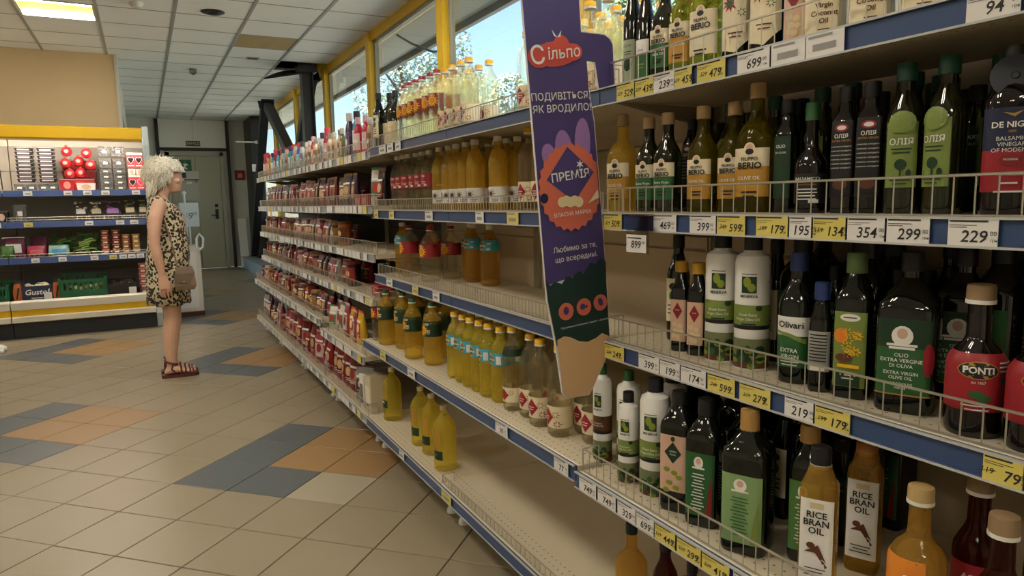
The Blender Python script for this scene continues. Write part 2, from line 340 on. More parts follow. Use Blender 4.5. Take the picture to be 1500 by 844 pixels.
def tree(label, x, y, h, rx, n, lm, seed, zb=.25, lobes=7, ls=.16):
    rnd = random.Random(seed); t = thing('tree', label, 'tree', (x, y, -.3), 0, 'trees outside the windows')
    mb = MB(); mb.tube([(0, 0, 0), (.05, 0, h * .35), (-.05, .08, h * .7), (0, 0, h * .95)], [h * .022, h * .017, h * .01, .02], 7)
    for k in range(9):
        a = rnd.uniform(0, 6.28); z = h * rnd.uniform(.25, .75); e = rx * rnd.uniform(.5, .9)
        mb.tube([(0, 0, z), (cos(a) * e * .5, sin(a) * e * .5, z + h * .07), (cos(a) * e, sin(a) * e, z + h * .12)], [h * .008, h * .005, .01], 5)
    mb.obj('trunk', M_BARK, t, True)
    lb = [(rnd.gauss(0, rx * .42), rnd.gauss(0, rx * .42), h * (zb + (1 - zb) * (k + .5) / lobes) + rnd.uniform(-.3, .3)) for k in range(lobes)]
    lf = MB()
    for k in range(n):
        c = rnd.choice(lb); tt = (c[2] / h - zb) / (1 - zb); sc = rx * (.75 - .5 * abs(tt - .35))
        d = Vector((rnd.gauss(0, 1), rnd.gauss(0, 1), rnd.gauss(0, 1.3))).normalized() * sc * rnd.uniform(.45, 1) ** .6
        p = Vector(c) + d; u = Vector((rnd.gauss(0, 1), rnd.gauss(0, 1), rnd.gauss(0, 1))).normalized() * ls; v = u.orthogonal().normalized() * ls * .5
        lf.add([p - u, p + v, p + u, p - v], [(0, 1, 2, 3)])
    o = lf.obj('foliage', lm, t)
L1m = mat('leaf_dark', '6d8260', .7); L2m = mat('leaf_grey', '8a9a88', .7)
tree('tall narrow poplar with two upright tops outside the windows', 15.5, 20.5, 14.5, .9, 13000, L2m, 3, .12, 10, .10)
tree('large broad leafy tree behind the glass above the oil bottles', 13.5, 14.8, 11.5, 1.9, 26000, L1m, 4, .12, 12, .10)
tree('open branched tree with lacy leaves seen through the farther window', 9.5, 27.0, 9.0, 2.6, 12000, L2m, 5, .2, 9, .10)
tree('low bushy tree at the foot of the blue sky gap', 18.0, 33.5, 7.2, 2.6, 9000, L2m, 6, .2, 8, .13)
tree('slim tall tree beside the broad leafy tree', 16.0, 10.6, 13, 1.2, 9000, L1m, 8, .12, 10, .11)
# ================================================================ GONDOLA SHELVING
M_TRAY = mat('shelf_tray', 'cfc3aa', .4, noise=(4, .05)); M_BACK = mat('back_panel', 'b7a68c', .5, noise=(2, .05)); M_BACKD = mat('back_panel_dark', '2a2422', .6)
M_RAILB = mat('price_rail_blue', '35496f', .35); M_RAILG = mat('price_rail_grey', '9aa0a4', .35); M_WIRE = mat('wire_steel', 'b9b4a6', .35, metal=.7)
M_STEEL = mat('upright_steel', 'a79c86', .45, metal=.2); M_TAGW = mat('tag_white', 'd9d7d3', .5); M_TAGY = mat('tag_yellow', 'cfc062', .5); M_INK = mat('ink', '26262a', .6); M_CLEARPL = mat('clear_plastic', 'd8dcdc', .1, trans=1, ior=1.1)
def tray_material():
    m = mat('shelf_tray_perforated', 'cfc3aa', .4); nt = m.node_tree; b = nt.nodes['Principled BSDF']
    tc = nt.nodes.new('ShaderNodeTexCoord'); sp = nt.nodes.new('ShaderNodeSeparateXYZ'); nt.links.new(tc.outputs['Object'], sp.inputs[0])
    def M(op, a, b_=None):
        n = nt.nodes.new('ShaderNodeMath'); n.operation = op
        for k, v in enumerate((a, b_)):
            if v is None: continue
            if isinstance(v, (int, float)): n.inputs[k].default_value = v
            else: nt.links.new(v, n.inputs[k])
        return n.outputs[0]
    def cell(o, p): return M('SUBTRACT', M('FRACT', M('MULTIPLY', o, 1 / p)), .5)
    dx, dy = cell(sp.outputs['X'], .025), cell(sp.outputs['Y'], .025)
    d2 = M('ADD', M('MULTIPLY', dx, dx), M('MULTIPLY', dy, dy)); hole = M('LESS_THAN', d2, .012)
    zone = M('LESS_THAN', sp.outputs['X'], .1); mk = M('MULTIPLY', hole, zone)
    mx = nt.nodes.new('ShaderNodeMix'); mx.data_type = 'RGBA'; nt.links.new(mk, mx.inputs[0]); mx.inputs[6].default_value = (*lin('cfc3aa'), 1); mx.inputs[7].default_value = (*lin('6e6250'), 1)
    nt.links.new(mx.outputs[2], b.inputs['Base Color']); return m
M_TRAYP = tray_material()
XBACK = 1.42
M_LIP = mat('rail_lip', 'b4b6b4', .3)
RAIL_H = .042
def wire_guard(L, h, step):
    mb = MB(); n = max(2, int(L / step))
    for zz, r in ((h, .0024), (.002, .002)): mb.tube([(0, 0, zz), (0, L, zz)], r, 5)
    for k in range(n + 1):
        y = L * k / n; mb.tube([(0, y, 0), (0, y, h)], .0026 if k in (0, n) else .0014, 4)
    mb.tube([(0, 0, h), (.05, 0, h), (.05, 0, 0)], .002, 4); mb.tube([(0, L, h), (.05, L, h), (.05, L, 0)], .002, 4)
    return mb.mesh('wire_guard', M_WIRE)
_cache = {}
def cached(key, fn):
    if key not in _cache: _cache[key] = fn()
    return _cache[key]
def gondola(y0, y1, levels, label, dark=False, ztop=1.6, rail=None):
    """levels: (front_x, z of rail bottom, guard height or 0, guard spacing)"""
    L = y1 - y0; g = thing('gondola_shelf', label, 'shelf unit', (0, y0, 0), 0, 'shelving bays along the window side')
    rm = rail or M_RAILB
    MB().box(XBACK + .017, XBACK + .022, .002, L - .002, .1, ztop).obj('back_sheet', M_BACKD if dark else M_BACK, g)
    MB().box(XBACK, XBACK + .03, .002, .03, 0, ztop).box(XBACK - .004, XBACK, .006, .012, .1, ztop).box(XBACK - .004, XBACK, .02, .026, .1, ztop).obj('upright', M_STEEL, g)
    MB().box(XBACK, XBACK + .03, L - .03, L - .002, 0, ztop).box(XBACK - .004, XBACK, L - .026, L - .02, .1, ztop).box(XBACK - .004, XBACK, L - .012, L - .006, .1, ztop).obj('upright', M_STEEL, g)
    z = .16
    while z < ztop - .02:
        z1 = min(z + .318, ztop); me = cached(('bp', round(L, 3), round(z1 - z, 3), dark), lambda: MB().box(0, .012, .004, L - .004, .003, z1 - z - .003, bev=.002).mesh('back_panel', M_BACKD if dark else M_BACK))
        put('back_panel', me, g, (XBACK + .004, 0, z)); z = z1
    MB().box(1.06, 1.08, .002, L - .002, .02, .12).obj('kick_plate', M_STEEL, g)
    for y in (.06, L - .06):
        MB().lathe([(.008, .03), (.008, .1)], 8, (1.035, y, 0)).lathe([(.024, 0), (.024, .012), (.012, .03)], 12, (1.035, y, 0)).obj('foot', M_WHITE, g, True)
    for fx, zb, gh, gs in levels:
        zt = zb + RAIL_H; D = XBACK - fx
        tray = cached(('tray', round(L, 3), round(D, 3)), lambda: MB().box(.0, D, .003, L - .003, -.026, 0, bev=.003).mesh('shelf', M_TRAYP))
        s = put('shelf', tray, g, (fx, 0, zt))
        prof = [(-.002, -.042), (-.012, -.042), (-.012, -.039), (-.008, -.038), (-.008, -.004), (-.012, -.003), (-.012, 0), (-.002, 0)]
        rme = cached(('rail', round(L, 3), rm.name), lambda: MB().prism(prof, 'y', .002, L - .002).box(-.0145, -.0085, .002, L - .002, -.043, -.0395, 1).box(-.0145, -.0085, .002, L - .002, -.0025, .001, 1).mesh('price_rail', [rm, M_LIP]))
        put('price_rail', rme, s)
        if zb > .2:
            br = cached(('br', round(D, 3)), lambda: MB().prism([(.04, -.03), (D, -.03), (D, -.08), (D - .08, -.075)], 'y', .004, .008).mesh('bracket', M_STEEL)); put('bracket', br, s); put('bracket', br, s, (0, L - .012, 0))
        if gh:
            wg = cached(('wg', round(L, 3), gh, gs), lambda: wire_guard(L - .02, gh, gs)); put('wire_guard', wg, s, (.008, .01, 0))
    return g

TAGN = {}
def price_tag(fx, y0, y1, zb, kind, txt, label, group, h=.041):
    """tag sits in the rail, facing the aisle (-x)"""
    w_ = abs(y1 - y0); ym = (y0 + y1) / 2
    t = thing('price_tag', label, 'price tag', (fx - .0135, ym, zb), 0, group)
    me = cached(('tag', round(w_, 3), kind, h), lambda: MB().box(-.0006, .0004, -w_ / 2 + .001, w_ / 2 - .001, .0005, h).mesh('card', M_TAGW if kind == 'w' else M_TAGY)); put('card', me, t)
    if txt is None: return t
    fn = lambda x, z: (-.0012, -x, z); mb = MB()
    if txt:
        big = {'y': .022, 'w': .024}[kind]; add_text(mb, txt, big, fn, .002 if kind == 'w' else .012, .015, bold=.012, shear=.15)
        add_text(mb, '00' if kind == 'w' else '99', .009, fn, .028, .02); add_text(mb, 'грн', .006, fn, .029, .011)
        if kind == 'y': add_text(mb, {'599': '749', '279': '369', '179': '199', '134': '159', '79': '119'}.get(txt, '529'), .012, fn, -.02, .017, shear=.15); mb.add([fn(-.032, .014), fn(-.008, .019), fn(-.008, .0198), fn(-.032, .0148)], [(0, 1, 2, 3)])
        mb.add([fn(-w_ / 2 + .003, .036), fn(w_ / 2 - .014, .036), fn(w_ / 2 - .014, .0385), fn(-w_ / 2 + .003, .0385)], [(0, 1, 2, 3)])
        for k, ww in enumerate((.045, .03)): mb.add([fn(-w_ / 2 + .003, .031 - k * .003), fn(-w_ / 2 + ww * .9, .031 - k * .003), fn(-w_ / 2 + ww * .9, .0318 - k * .003), fn(-w_ / 2 + .003, .0318 - k * .003)], [(0, 1, 2, 3)])
    else:
        for a, b, z0, z1 in ((-.3, .3, .28, .55), (-.42, .2, .8, .9)): mb.add([fn(a * w_, z0 * h), fn(b * w_, z0 * h), fn(b * w_, z1 * h), fn(a * w_, z1 * h)], [(0, 1, 2, 3)])
    mb.obj('print', M_INK if txt else mat('ink_faint', '8d8c8a', .6), t)
    return t

F1, F2 = 1.04, .96
LV_A = [(F1, 1.498, .06, .03), (F1, 1.191, .06, .03), (F1, .862, .06, .03), (F2, .52, .06, .03), (F2, .12, 0, 0)]
LV_B1 = [(F1, 1.498, .055, .022), (F1, 1.191, .05, .022), (F1, .865, .05, .022), (F2, .533, 0, 0), (F2, .12, .035, .03)]
LV_B2 = [(F1, 1.498, .055, .022), (F1, 1.191, .05, .022), (F1, .865, .05, .022), (F2, .533, 0, 0), (F2, .12, 0, 0)]
LV_C1 = [(F1, 1.488, .06, .03), (F1, 1.212, .06, .03), (F1, .963, .06, .03), (F1, .725, .06, .03), (F2, .435, .06, .03), (F2, .12, .06, .03)]
LV_C2 = [(F1, 1.488, .06, .03), (F1, 1.208, .06, .03), (F1, .958, .06, .03), (F1, .722, .06, .03), (F2, .488, .06, .03), (F2, .12, .06, .03)]
gondola(-.53, .47, LV_A, 'cream shelf bay with blue price rails past the last vinegar bottles')
gondola(.47, 1.47, LV_A, 'cream shelf bay with blue price rails full of dark olive oil bottles')
gondola(1.47, 2.47, LV_B1, 'cream shelf bay half empty beside the purple promotional board')
gondola(2.47, 3.47, LV_B2, 'cream shelf bay of sunflower oil next to the snack racks')
gondola(3.47, 4.47, LV_C1, 'dark backed snack shelf bay adjoining the sunflower oil bay', True, rail=M_RAILG)
gondola(4.47, 5.47, LV_C2, 'dark backed snack shelf bay second from the sunflower oil', True, rail=M_RAILG)
gondola(5.47, 6.47, LV_C2, 'dark backed snack shelf bay third from the sunflower oil', True, rail=M_RAILG)
gondola(6.47, 7.4, LV_C2, 'dark backed snack shelf bay at the end by the black struts', True, rail=M_RAILG)

NAMES = {'A1': 'top', 'A2': 'second', 'A3': 'third', 'A4': 'fourth'}
TAGS = {
 'A1': (F1, 1.498, [(1.393, 1.324, 'y', '529'), (1.322, 1.256, 'y', '439'), (1.256, 1.186, 'w', '239'), (1.186, 1.132, 'y', '459'), (1.118, 1.038, 'y', '479'), (1.008, .929, 'w', '699'), (.927, .852, 'w', ''), (.852, .776, 'w', ''), (.588, .518, 'w', '94')]),
 'A2': (F1, 1.191, [(1.447, 1.371, 'y', '509'), (1.253, 1.175, 'w', '469'), (1.134, 1.056, 'w', '399'), (1.054, .978, 'y', '599'), (.952, .877, 'y', '179'), (.875, .827, 'w', '195'), (.825, .760, 'y', '134'), (.758, .691, 'w', '354'), (.689, .62, 'w', '299'), (.595, .526, 'w', '229'), (.463, .393, 'w', '289')]),
 'A3': (F1, .862, [(1.445, 1.362, 'y', '249'), (1.305, 1.229, 'w', '399'), (1.227, 1.158, 'w', '199'), (1.156, 1.077, 'w', '174'), (1.073, .995, 'y', '599'), (.984, .905, 'y', '279'), (.873, .809, 'w', '219'), (.807, .736, 'y', '179'), (.527, .474, 'y', '79')]),
 'A4': (F2, .52, [(1.446, 1.369, 'w', '749'), (1.363, 1.287, 'w', '749'), (1.281, 1.211, 'w', '329'), (1.209, 1.146, 'w', '699'), (1.144, 1.076, 'y', '449'), (1.072, .999, 'y', '299'), (.997, .921, 'y', '419'), (.912, .855, 'w', '319')]),
 'B4': (F2, .533, [(3.159, 3.075, 'y', ''), (2.772, 2.68, 'w', ''), (1.932, 1.847, 'w', '90'), (1.571, 1.498, 'w', '77')]),
 'B3': (F1, .865, [(3.27, 3.175, 'w', ''), (2.899, 2.821, 'y', ''), (2.653, 2.578, 'w', '')]),
 'B2': (F1, 1.191, [(3.426, 3.357, 'y', ''), (3.185, 3.114, 'y', ''), (2.708, 2.624, 'w', ''), (2.215, 2.149, 'w', ''), (1.977, 1.899, 'y', '')]),
 'B1': (F1, 1.498, [(3.301, 3.195, 'w', ''), (3.174, 3.084, 'w', ''), (3.055, 2.98, 'w', '')]),
 'B5': (F2, .12, [(2.93, 2.864, 'w', ''), (2.423, 2.328, 'y', '')]) }
SHN = {'1': 'top', '2': 'second', '3': 'third', '4': 'fourth', '5': 'bottom'}
for k, (fx, zb, L_) in TAGS.items():
    sec = 'olive oil' if k[0] == 'A' else 'sunflower oil'
    for y1, y0, c, tx in L_:
        col = 'white' if c == 'w' else 'yellow'
        lab = '%s price tag reading %s on the %s %s shelf' % (col, tx, SHN[k[1]], sec) if tx else 'plain %s price tag on the %s %s shelf' % (col, SHN[k[1]], sec)
        if tx == '749': lab += ' beside the empty shelf end' if y1 > 1.4 else ' next to the 329 tag'
        price_tag(fx, y0, y1, zb, c, tx, lab, 'price tags on the oil shelves')
# hanging clear holder with its tag
t = thing('tag_holder', 'clear hanging tag holder with a white 899 price card', 'price tag', (1.0, 1.28, 1.232))
MB().prism([(-.04, 0), (.04, 0), (.035, -.09), (-.045, -.09)], 'x', -.001, .001).obj('plastic_holder', M_CLEARPL, t); MB().box(-.002, -.0012, -.036, .036, -.088, -.047).obj('card', M_TAGW, t)
MB().box(0, .03, -.03, .03, -.004, 0).obj('clip', M_STEEL, t)
mb = MB(); fn = lambda x, z: (-.0028, -x, z - .07); add_text(mb, '899', .024, fn, 0, 0, bold=.012, shear=.15); add_text(mb, '00', .009, fn, .028, .005); mb.add([fn(-.03, .014), fn(.02, .014), fn(.02, .0165), fn(-.03, .0165)], [(0, 1, 2, 3)]); mb.obj('print', M_INK, t)
# snack rack tags
rnd = random.Random(5); names6 = ['top', 'second', 'third', 'fourth', 'fifth', 'bottom']
for b, (y0, y1) in enumerate(((3.47, 4.47), (4.47, 5.47), (5.47, 6.47), (6.47, 7.4))):
    for li, (fx, zb, gh, gs) in enumerate(LV_C1 if b == 0 else LV_C2):
        y = y1 - .03
        while y > y0 + .09:
            w_ = rnd.choice((.07, .075, .08))
            c = 'y' if rnd.random() < .08 else 'w'
            price_tag(fx, y - w_, y, zb, c, None, '%s price tag on the %s shelf of the snack racks' % ('yellow' if c == 'y' else 'white', names6[li]), 'price tags on the snack racks')
            y -= w_ + rnd.choice((.004, .01, .03, .07, .12))
# ================================================================ BOTTLES
def se(t, rx, ry, p):
    s_, c_ = sin(t), cos(t); e = 2.0 / p
    return (rx * math.copysign(abs(s_) ** e, s_), -ry * math.copysign(abs(c_) ** e, c_))
def prof_at(prof, z):
    if z <= prof[0][0]: return prof[0][1:]
    for a, b in zip(prof, prof[1:]):
        if a[0] <= z <= b[0]:
            k = 0 if b[0] == a[0] else (z - a[0]) / (b[0] - a[0]); return tuple(a[i] + (b[i] - a[i]) * k for i in (1, 2, 3))
    return prof[-1][1:]
def body(prof, m, n=28, name='body'):
    return MB().loft([[(*se(2 * pi * k / n, rx, ry, p), z) for k in range(n)] for z, rx, ry, p in prof]).mesh(name, m, True)
def wrap(prof, z0, z1, a0, a1, mats, off=.0007, nt=16, nz=4, fn=None, name='label'):
    mb = MB(); v = []; f = []; mi = []
    for i in range(nz + 1):
        z = z0 + (z1 - z0) * i / nz; rx, ry, p = prof_at(prof, z)
        for j in range(nt + 1): v.append((*se(a0 + (a1 - a0) * j / nt, rx + off, ry + off, p), z))
    for i in range(nz):
        for j in range(nt): a = i * (nt + 1) + j; f.append((a, a + 1, a + nt + 2, a + nt + 1)); mi.append(fn(j / nt, i / nz) if fn else 0)
    mb.v = v; mb.f = f; mb.m = mi; return mb.mesh(name, mats, True)
def front(prof, off=.0014):
    def F(x, z):
        rx, ry, p = prof_at(prof, z); rx += off; ry += off; q = min(.985, abs(x) / rx)
        return (math.copysign(q * rx, x), -ry * (1 - q ** p) ** (1 / p), z)
    return F
def lift(mb, F):
    k = mb.layer = getattr(mb, 'layer', 0) + 1; d = min(k, 40) * .0001
    def G_(x, z): p = F(x, z); return (p[0], p[1] - d, p[2])
    return G_
def poly(mb, F, pts, mi=0):
    G_ = lift(mb, F)
    if max(p[0] for p in pts) - min(p[0] for p in pts) < .013: mb.add([G_(x, z) for x, z in pts], [tuple(range(len(pts)))], mi); return
    e = []
    for (x0, z0), (x1, z1) in zip(pts, pts[1:] + pts[:1]):
        n = max(1, int(abs(x1 - x0) / .005)); e += [(x0 + (x1 - x0) * k / n, z0 + (z1 - z0) * k / n) for k in range(n)]
    cx = sum(p[0] for p in e) / len(e); cz = sum(p[1] for p in e) / len(e); n = len(e); v = [G_(cx, cz)]; f = []
    for q in (.34, .67, 1): v += [G_(cx + (x - cx) * q, cz + (z - cz) * q) for x, z in e]
    for k in range(n):
        j = (k + 1) % n; f += [(0, 1 + k, 1 + j), (1 + k, 1 + n + k, 1 + n + j, 1 + j), (1 + n + k, 1 + 2 * n + k, 1 + 2 * n + j, 1 + n + j)]
    mb.add(v, f, mi)
def rect(mb, F, x0, x1, z0, z1, mi=0, nx=4):
    for k in range(nx):
        a, b = x0 + (x1 - x0) * k / nx, x0 + (x1 - x0) * (k + 1) / nx; poly(mb, F, [(a, z0), (b, z0), (b, z1), (a, z1)], mi)
def disc(mb, F, cx, cz, rx, rz, mi=0, n=14):
    poly(mb, F, [(cx + rx * cos(2 * pi * k / n), cz + rz * sin(2 * pi * k / n)) for k in range(n)], mi)
_at = add_text
def add_text(mb, s, size, F, *a, **k): _at(mb, s, size, lift(mb, lambda x, z: (lambda p: (p[0], p[1] - .0005, p[2]))(F(x, z))), *a, **k)
def petals(mb, F, cx, cz, r, mi, n=9):
    for k in range(n):
        a = 2 * pi * k / n; c_, s_ = cos(a), sin(a); poly(mb, F, [(cx + c_ * r * .4 - s_ * r * .16, cz + s_ * r * .4 + c_ * r * .16), (cx + c_ * r * .4 + s_ * r * .16, cz + s_ * r * .4 - c_ * r * .16), (cx + c_ * r, cz + s_ * r)], mi)
def lines(mb, F, cx, z, ws, dz, h, mi=0):
    for k, w_ in enumerate(ws): rect(mb, F, cx - w_ / 2, cx + w_ / 2, z - k * dz, z - k * dz + h, mi, 3)
def cap(z0, z1, r, m, r2=None, name='cap', n=18, knurl=True):
    r2 = r2 or r; return MB().lathe([(r, z0), (r, z0 + (z1 - z0) * .75), (r2 * .95, z1 - .001), (r2 * .8, z1)], n).mesh(name, m, True)

def oil(name, c, rough=.03, tr=.6, clear=.5):
    m = mat(name, c, rough, trans=tr, ior=1.25, coat=.6); nt = m.node_tree; b = nt.nodes['Principled BSDF']; o = nt.nodes['Material Output']
    t = nt.nodes.new('ShaderNodeBsdfTransparent'); t.inputs['Color'].default_value = (*[q ** .36 for q in lin(c)], 1); mx = nt.nodes.new('ShaderNodeMixShader'); mx.inputs[0].default_value = clear
    nt.links.new(b.outputs[0], mx.inputs[1]); nt.links.new(t.outputs[0], mx.inputs[2]); nt.links.new(mx.outputs[0], o.inputs[0]); return m
OIL_P = oil('oil_pale', 'f9f0cf', tr=.85, clear=.72); OIL_Y = oil('oil_yellow', 'f9e254'); OIL_G = oil('oil_gold', 'f6cf52'); OIL_A = oil('oil_amber', 'e6b450'); OIL_O = oil('oil_olive', '7a6a14'); OIL_R = oil('vinegar_red', '4a120c')
CLEAR = mat('clear_pet', 'f4f4ee', .03, trans=1, ior=1.2)
DKG = mat('dark_glass', '0b0e09', .05, spec=.7); DKB = mat('dark_glass_brown', '100a08', .05, spec=.7); DKO = mat('dark_glass_olive', '1c1d0a', .05, spec=.7)
C_ = lambda n, c, r=.4, **k: mat('c_' + n, c, r, **k)
RED, YEL, WHT, BLK, GRN, LGRN, DGRN, BLU, TEAL, ORG, PURP, CRM, PINK, GOLD, CORK, NAVY, GREYL = (C_('red', '93202a'), C_('yel', 'e8b321'), C_('wht', 'dedcd6'), C_('blk', '17171a'), C_('grn', '28592f'), C_('lgrn', '74853f'), C_('dgrn', '17331f'), C_('blu', '24356b'), C_('teal', '3f9fb8'), C_('org', 'd9822b'), C_('purp', '5b4a8c'), C_('crm', 'ddd0b0'), C_('pnk', 'c9a48e'), C_('gold', 'b08a45', .3, metal=.5), C_('cork', 'c2a478', .6), C_('navy', '1c2340'), C_('greyl', '9a9a94'))
OLIVE_D = C_('orchard', '6d7250'); BROWN = C_('brown', '5a3422'); OLIVE = C_('olive', '7e8a2c'); MUST = C_('must', 'b08330'); SAND = C_('sand', 'cdbb93'); SKIRT = C_('darkred', '7d1d22')

P = {}
def defp(kind, parts): P[kind] = parts       # list of (name, mesh, [(sub name, mesh)])
def rib(h, r, neck=.014, zs=.62, ze=.86, nrib=7, low=.06, lab=None):
    """PET bottle: ribbed lower body, smooth label zone, shoulder and neck"""
    pr = [(0, r * .82, r * .82, 2), (.006, r * .97, r * .97, 2)]
    z = .014; dz = (h * zs - .02) / (nrib * 2)
    for k in range(nrib * 2):
        zz = z + k * dz
        if lab and lab[0] - .004 < zz < lab[1] + .004: pr.append((zz, r * .985, r * .985, 2)); continue
        pr.append((zz, r * (1.0 if k % 2 == 0 else .955), r * (1.0 if k % 2 == 0 else .955), 2))
    for q, rr in ((zs, 1.0), (zs + .06, .97), (zs + .13, .82), (zs + .19, .6), (ze - .02, .42), (ze + .03, 0)):
        v = r * rr if rr else neck
        pr.append((h * q, max(v, neck), max(v, neck), 2))
    pr.append((h * .945, neck, neck, 2)); return pr

def pet(kind, h, r, om, capm, style, zl, ring=None, zs=.62, nrib=7):
    pr = rib(h, r, lab=zl, zs=zs, nrib=nrib); F = front(pr)
    parts = [('body', body(pr, om, 20), [])]
    cm = MB().lathe([(.0165, h * .93), (.0165, h * .985), (.0145, h)], 16).mesh('cap', capm, True); sub = []
    if ring: sub.append(('cap_ring', MB().lathe([(.0172, h * .925), (.0172, h * .945)], 16).mesh('cap_ring', ring, True)))
    parts.append(('cap', cm, sub))
    z0, z1 = zl; zm = (z0 + z1) / 2; H = z1 - z0; mb = MB(); sub = []
    if style == 'red':
        lm = [RED]; petals(mb, F, .004, zm - .004, H * .52, 0, 12); disc(mb, F, .004, zm - .004, H * .2, H * .2, 1); add_text(mb, 'ОЛІЯ', .011, F, .0, z1 - .009, 2, .02); pm = [YEL, ORG, WHT]
    elif style == 'redplain':
        lm = [RED]; petals(mb, F, -.02, zm - .008, H * .3, 0, 10); disc(mb, F, -.02, zm - .008, H * .12, H * .12, 1); add_text(mb, 'ОЛІЯ', .011, F, .004, z1 - .012, 2, .02); lines(mb, F, .01, zm - .006, (.024, .02), .007, .0022, 2); rect(mb, F, .014, .026, z0 + .005, z0 + .014, 2, 2); pm = [YEL, ORG, WHT]
    elif style == 'green':
        lm = [DGRN]; petals(mb, F, -.012, zm - .006, H * .42, 0, 12); disc(mb, F, -.012, zm - .006, H * .18, H * .18, 1); add_text(mb, 'ОЛІЯ', .011, F, .004, z1 - .012, 2, .02); lines(mb, F, .016, zm - .004, (.016, .014, .016, .012), .005, .002, 2); pm = [YEL, ORG, WHT]
    elif style == 'blue':
        lm = [TEAL]; disc(mb, F, -.01, zm, .016, H * .42, 0); disc(mb, F, -.01, zm, .014, H * .3, 1); add_text(mb, 'Олейна', .011, F, -.008, zm, 2, .02); rect(mb, F, .016, .03, z0 + .006, z1 - .01, 2, 2); pm = [ORG, GRN, WHT]
    elif style == 'flower':
        lm = [CRM]; poly(mb, F, [(-.03, zm), (-.008, zm + H * .42), (.014, zm), (-.008, zm - H * .42)], 0); petals(mb, F, .02, zm + .008, H * .2, 1, 7); petals(mb, F, .025, zm - .02, H * .18, 0, 7); disc(mb, F, -.03, zm - H * .3, .006, .008, 2); lines(mb, F, -.008, zm, (.02, .016), .007, .0025, 3); pm = [RED, GOLD, GRN, WHT]
    elif style == 'purple':
        lm = [WHT]; petals(mb, F, .006, zm + .004, H * .34, 1, 9); disc(mb, F, .006, zm + .004, H * .14, H * .14, 2); rect(mb, F, -.032, -.016, z0 + .008, z1 - .012, 0, 2); lines(mb, F, .022, zm - H * .3, (.02, .016), .006, .0025, 0); pm = [PURP, GREYL, BROWN]
    elif style == 'strip':
        lm = [MUST]; rect(mb, F, -.022, .022, z0 - .05, z0 - .01, 1); disc(mb, F, -.006, z0 - .024, .012, .007, 2); disc(mb, F, -.004, z0 - .026, .009, .005, 1); pm = [ORG, DGRN, WHT]
    elif style == 'darktop':
        lm = [CRM]; poly(mb, F, [(-.03, zm), (-.008, zm + H * .42), (.014, zm), (-.008, zm - H * .42)], 0); petals(mb, F, .02, zm + .008, H * .2, 1, 7); pm = [RED, GOLD]
    if style == 'strip': lab = wrap(pr, z0, z1, -.25, .25, lm, nt=4)
    elif style == 'darktop':
        lab = wrap(pr, z0, z1, -2.2, 2.2, lm); parts.append(('neck_sleeve', wrap(pr, h * .66, h * .74, -pi, pi, [DGRN], nt=24, name='neck_sleeve'), []))
    else: lab = wrap(pr, z0, z1, -2.6, 2.6, lm, nt=24)
    parts.append(('label', lab, [('print', mb.mesh('print', pm))])); defp(kind, parts)
pet('pet_red', .28, .04, OIL_P, RED, 'red', (.125, .18), WHT)
pet('pet_red_wide', .262, .05, OIL_P, RED, 'red', (.12, .18), WHT)
pet('pet_flower', .27, .038, OIL_P, YEL, 'flower', (.03, .095), WHT)
pet('pet_purple', .265, .036, OIL_G, WHT, 'purple', (.028, .085))
pet('pet_redlow', .262, .038, OIL_P, WHT, 'redplain', (.1, .16))
pet('pet_green', .268, .042, OIL_G, GRN, 'green', (.125, .19), WHT)
pet('pet_blue', .262, .036, OIL_Y, YEL, 'blue', (.13, .175), WHT)
pet('pet_teal', .258, .042, OIL_A, WHT, 'blue', (.15, .195))
pet('pet_dark', .281, .036, OIL_P, YEL, 'darktop', (.03, .08), WHT)
pet('pet_strip', .275, .05, OIL_Y, SAND, 'strip', (.10, .18), nrib=6)
pet('pet_plain', .275, .05, OIL_Y, SAND, 'strip', (.12, .13), nrib=9)

def glass(h, w, d, p, zs=.6, neck=.0135, nz=.82, foot=.9):
    return [(0, w * foot, d * foot, p), (.004, w * .97, d * .97, p), (.012, w, d, p), (h * zs, w, d, p), (h * (zs + .05), w * .96, d * .96, max(2, p * .8)), (h * (zs + .11), w * .74, d * .74, 2.4), (h * (zs + .16), max(neck * 1.25, w * .46), max(neck * 1.25, d * .46), 2), (h * (zs + .2), neck * 1.05, neck * 1.05, 2), (h * nz, neck, neck, 2), (h * .93, neck, neck, 2)]
def gl(kind, h, w, d, p, gm, capm, zl, lm, draw, pm, zs=.6, neck=.0135, capz=.88, a=(-.95, .95), capr=None, extra=(), lfn=None, n=24, coll=None):
    pr = glass(h, w, d, p, zs, neck); F = front(pr); mb = MB(); draw(mb, F)
    parts = [('body', body(pr, gm, n), [])]; cs = [('cap_ring', MB().lathe([((capr or neck * 1.15) * 1.04, h * capz - .006), ((capr or neck * 1.15) * 1.04, h * capz)], 16).mesh('cap_ring', coll, True))] if coll else []
    parts.append(('cap', cap(h * capz, h, capr or neck * 1.15, capm), cs))
    if zl: parts.append(('label', wrap(pr, zl[0], zl[1], a[0], a[1], lm, fn=lfn, nz=8), [('print', mb.mesh('print', pm))] if mb.v else []))
    for nm, z0, z1, m in extra: parts.append((nm, wrap(pr, z0, z1, -pi, pi, [m], nt=24, name=nm), []))
    defp(kind, parts)
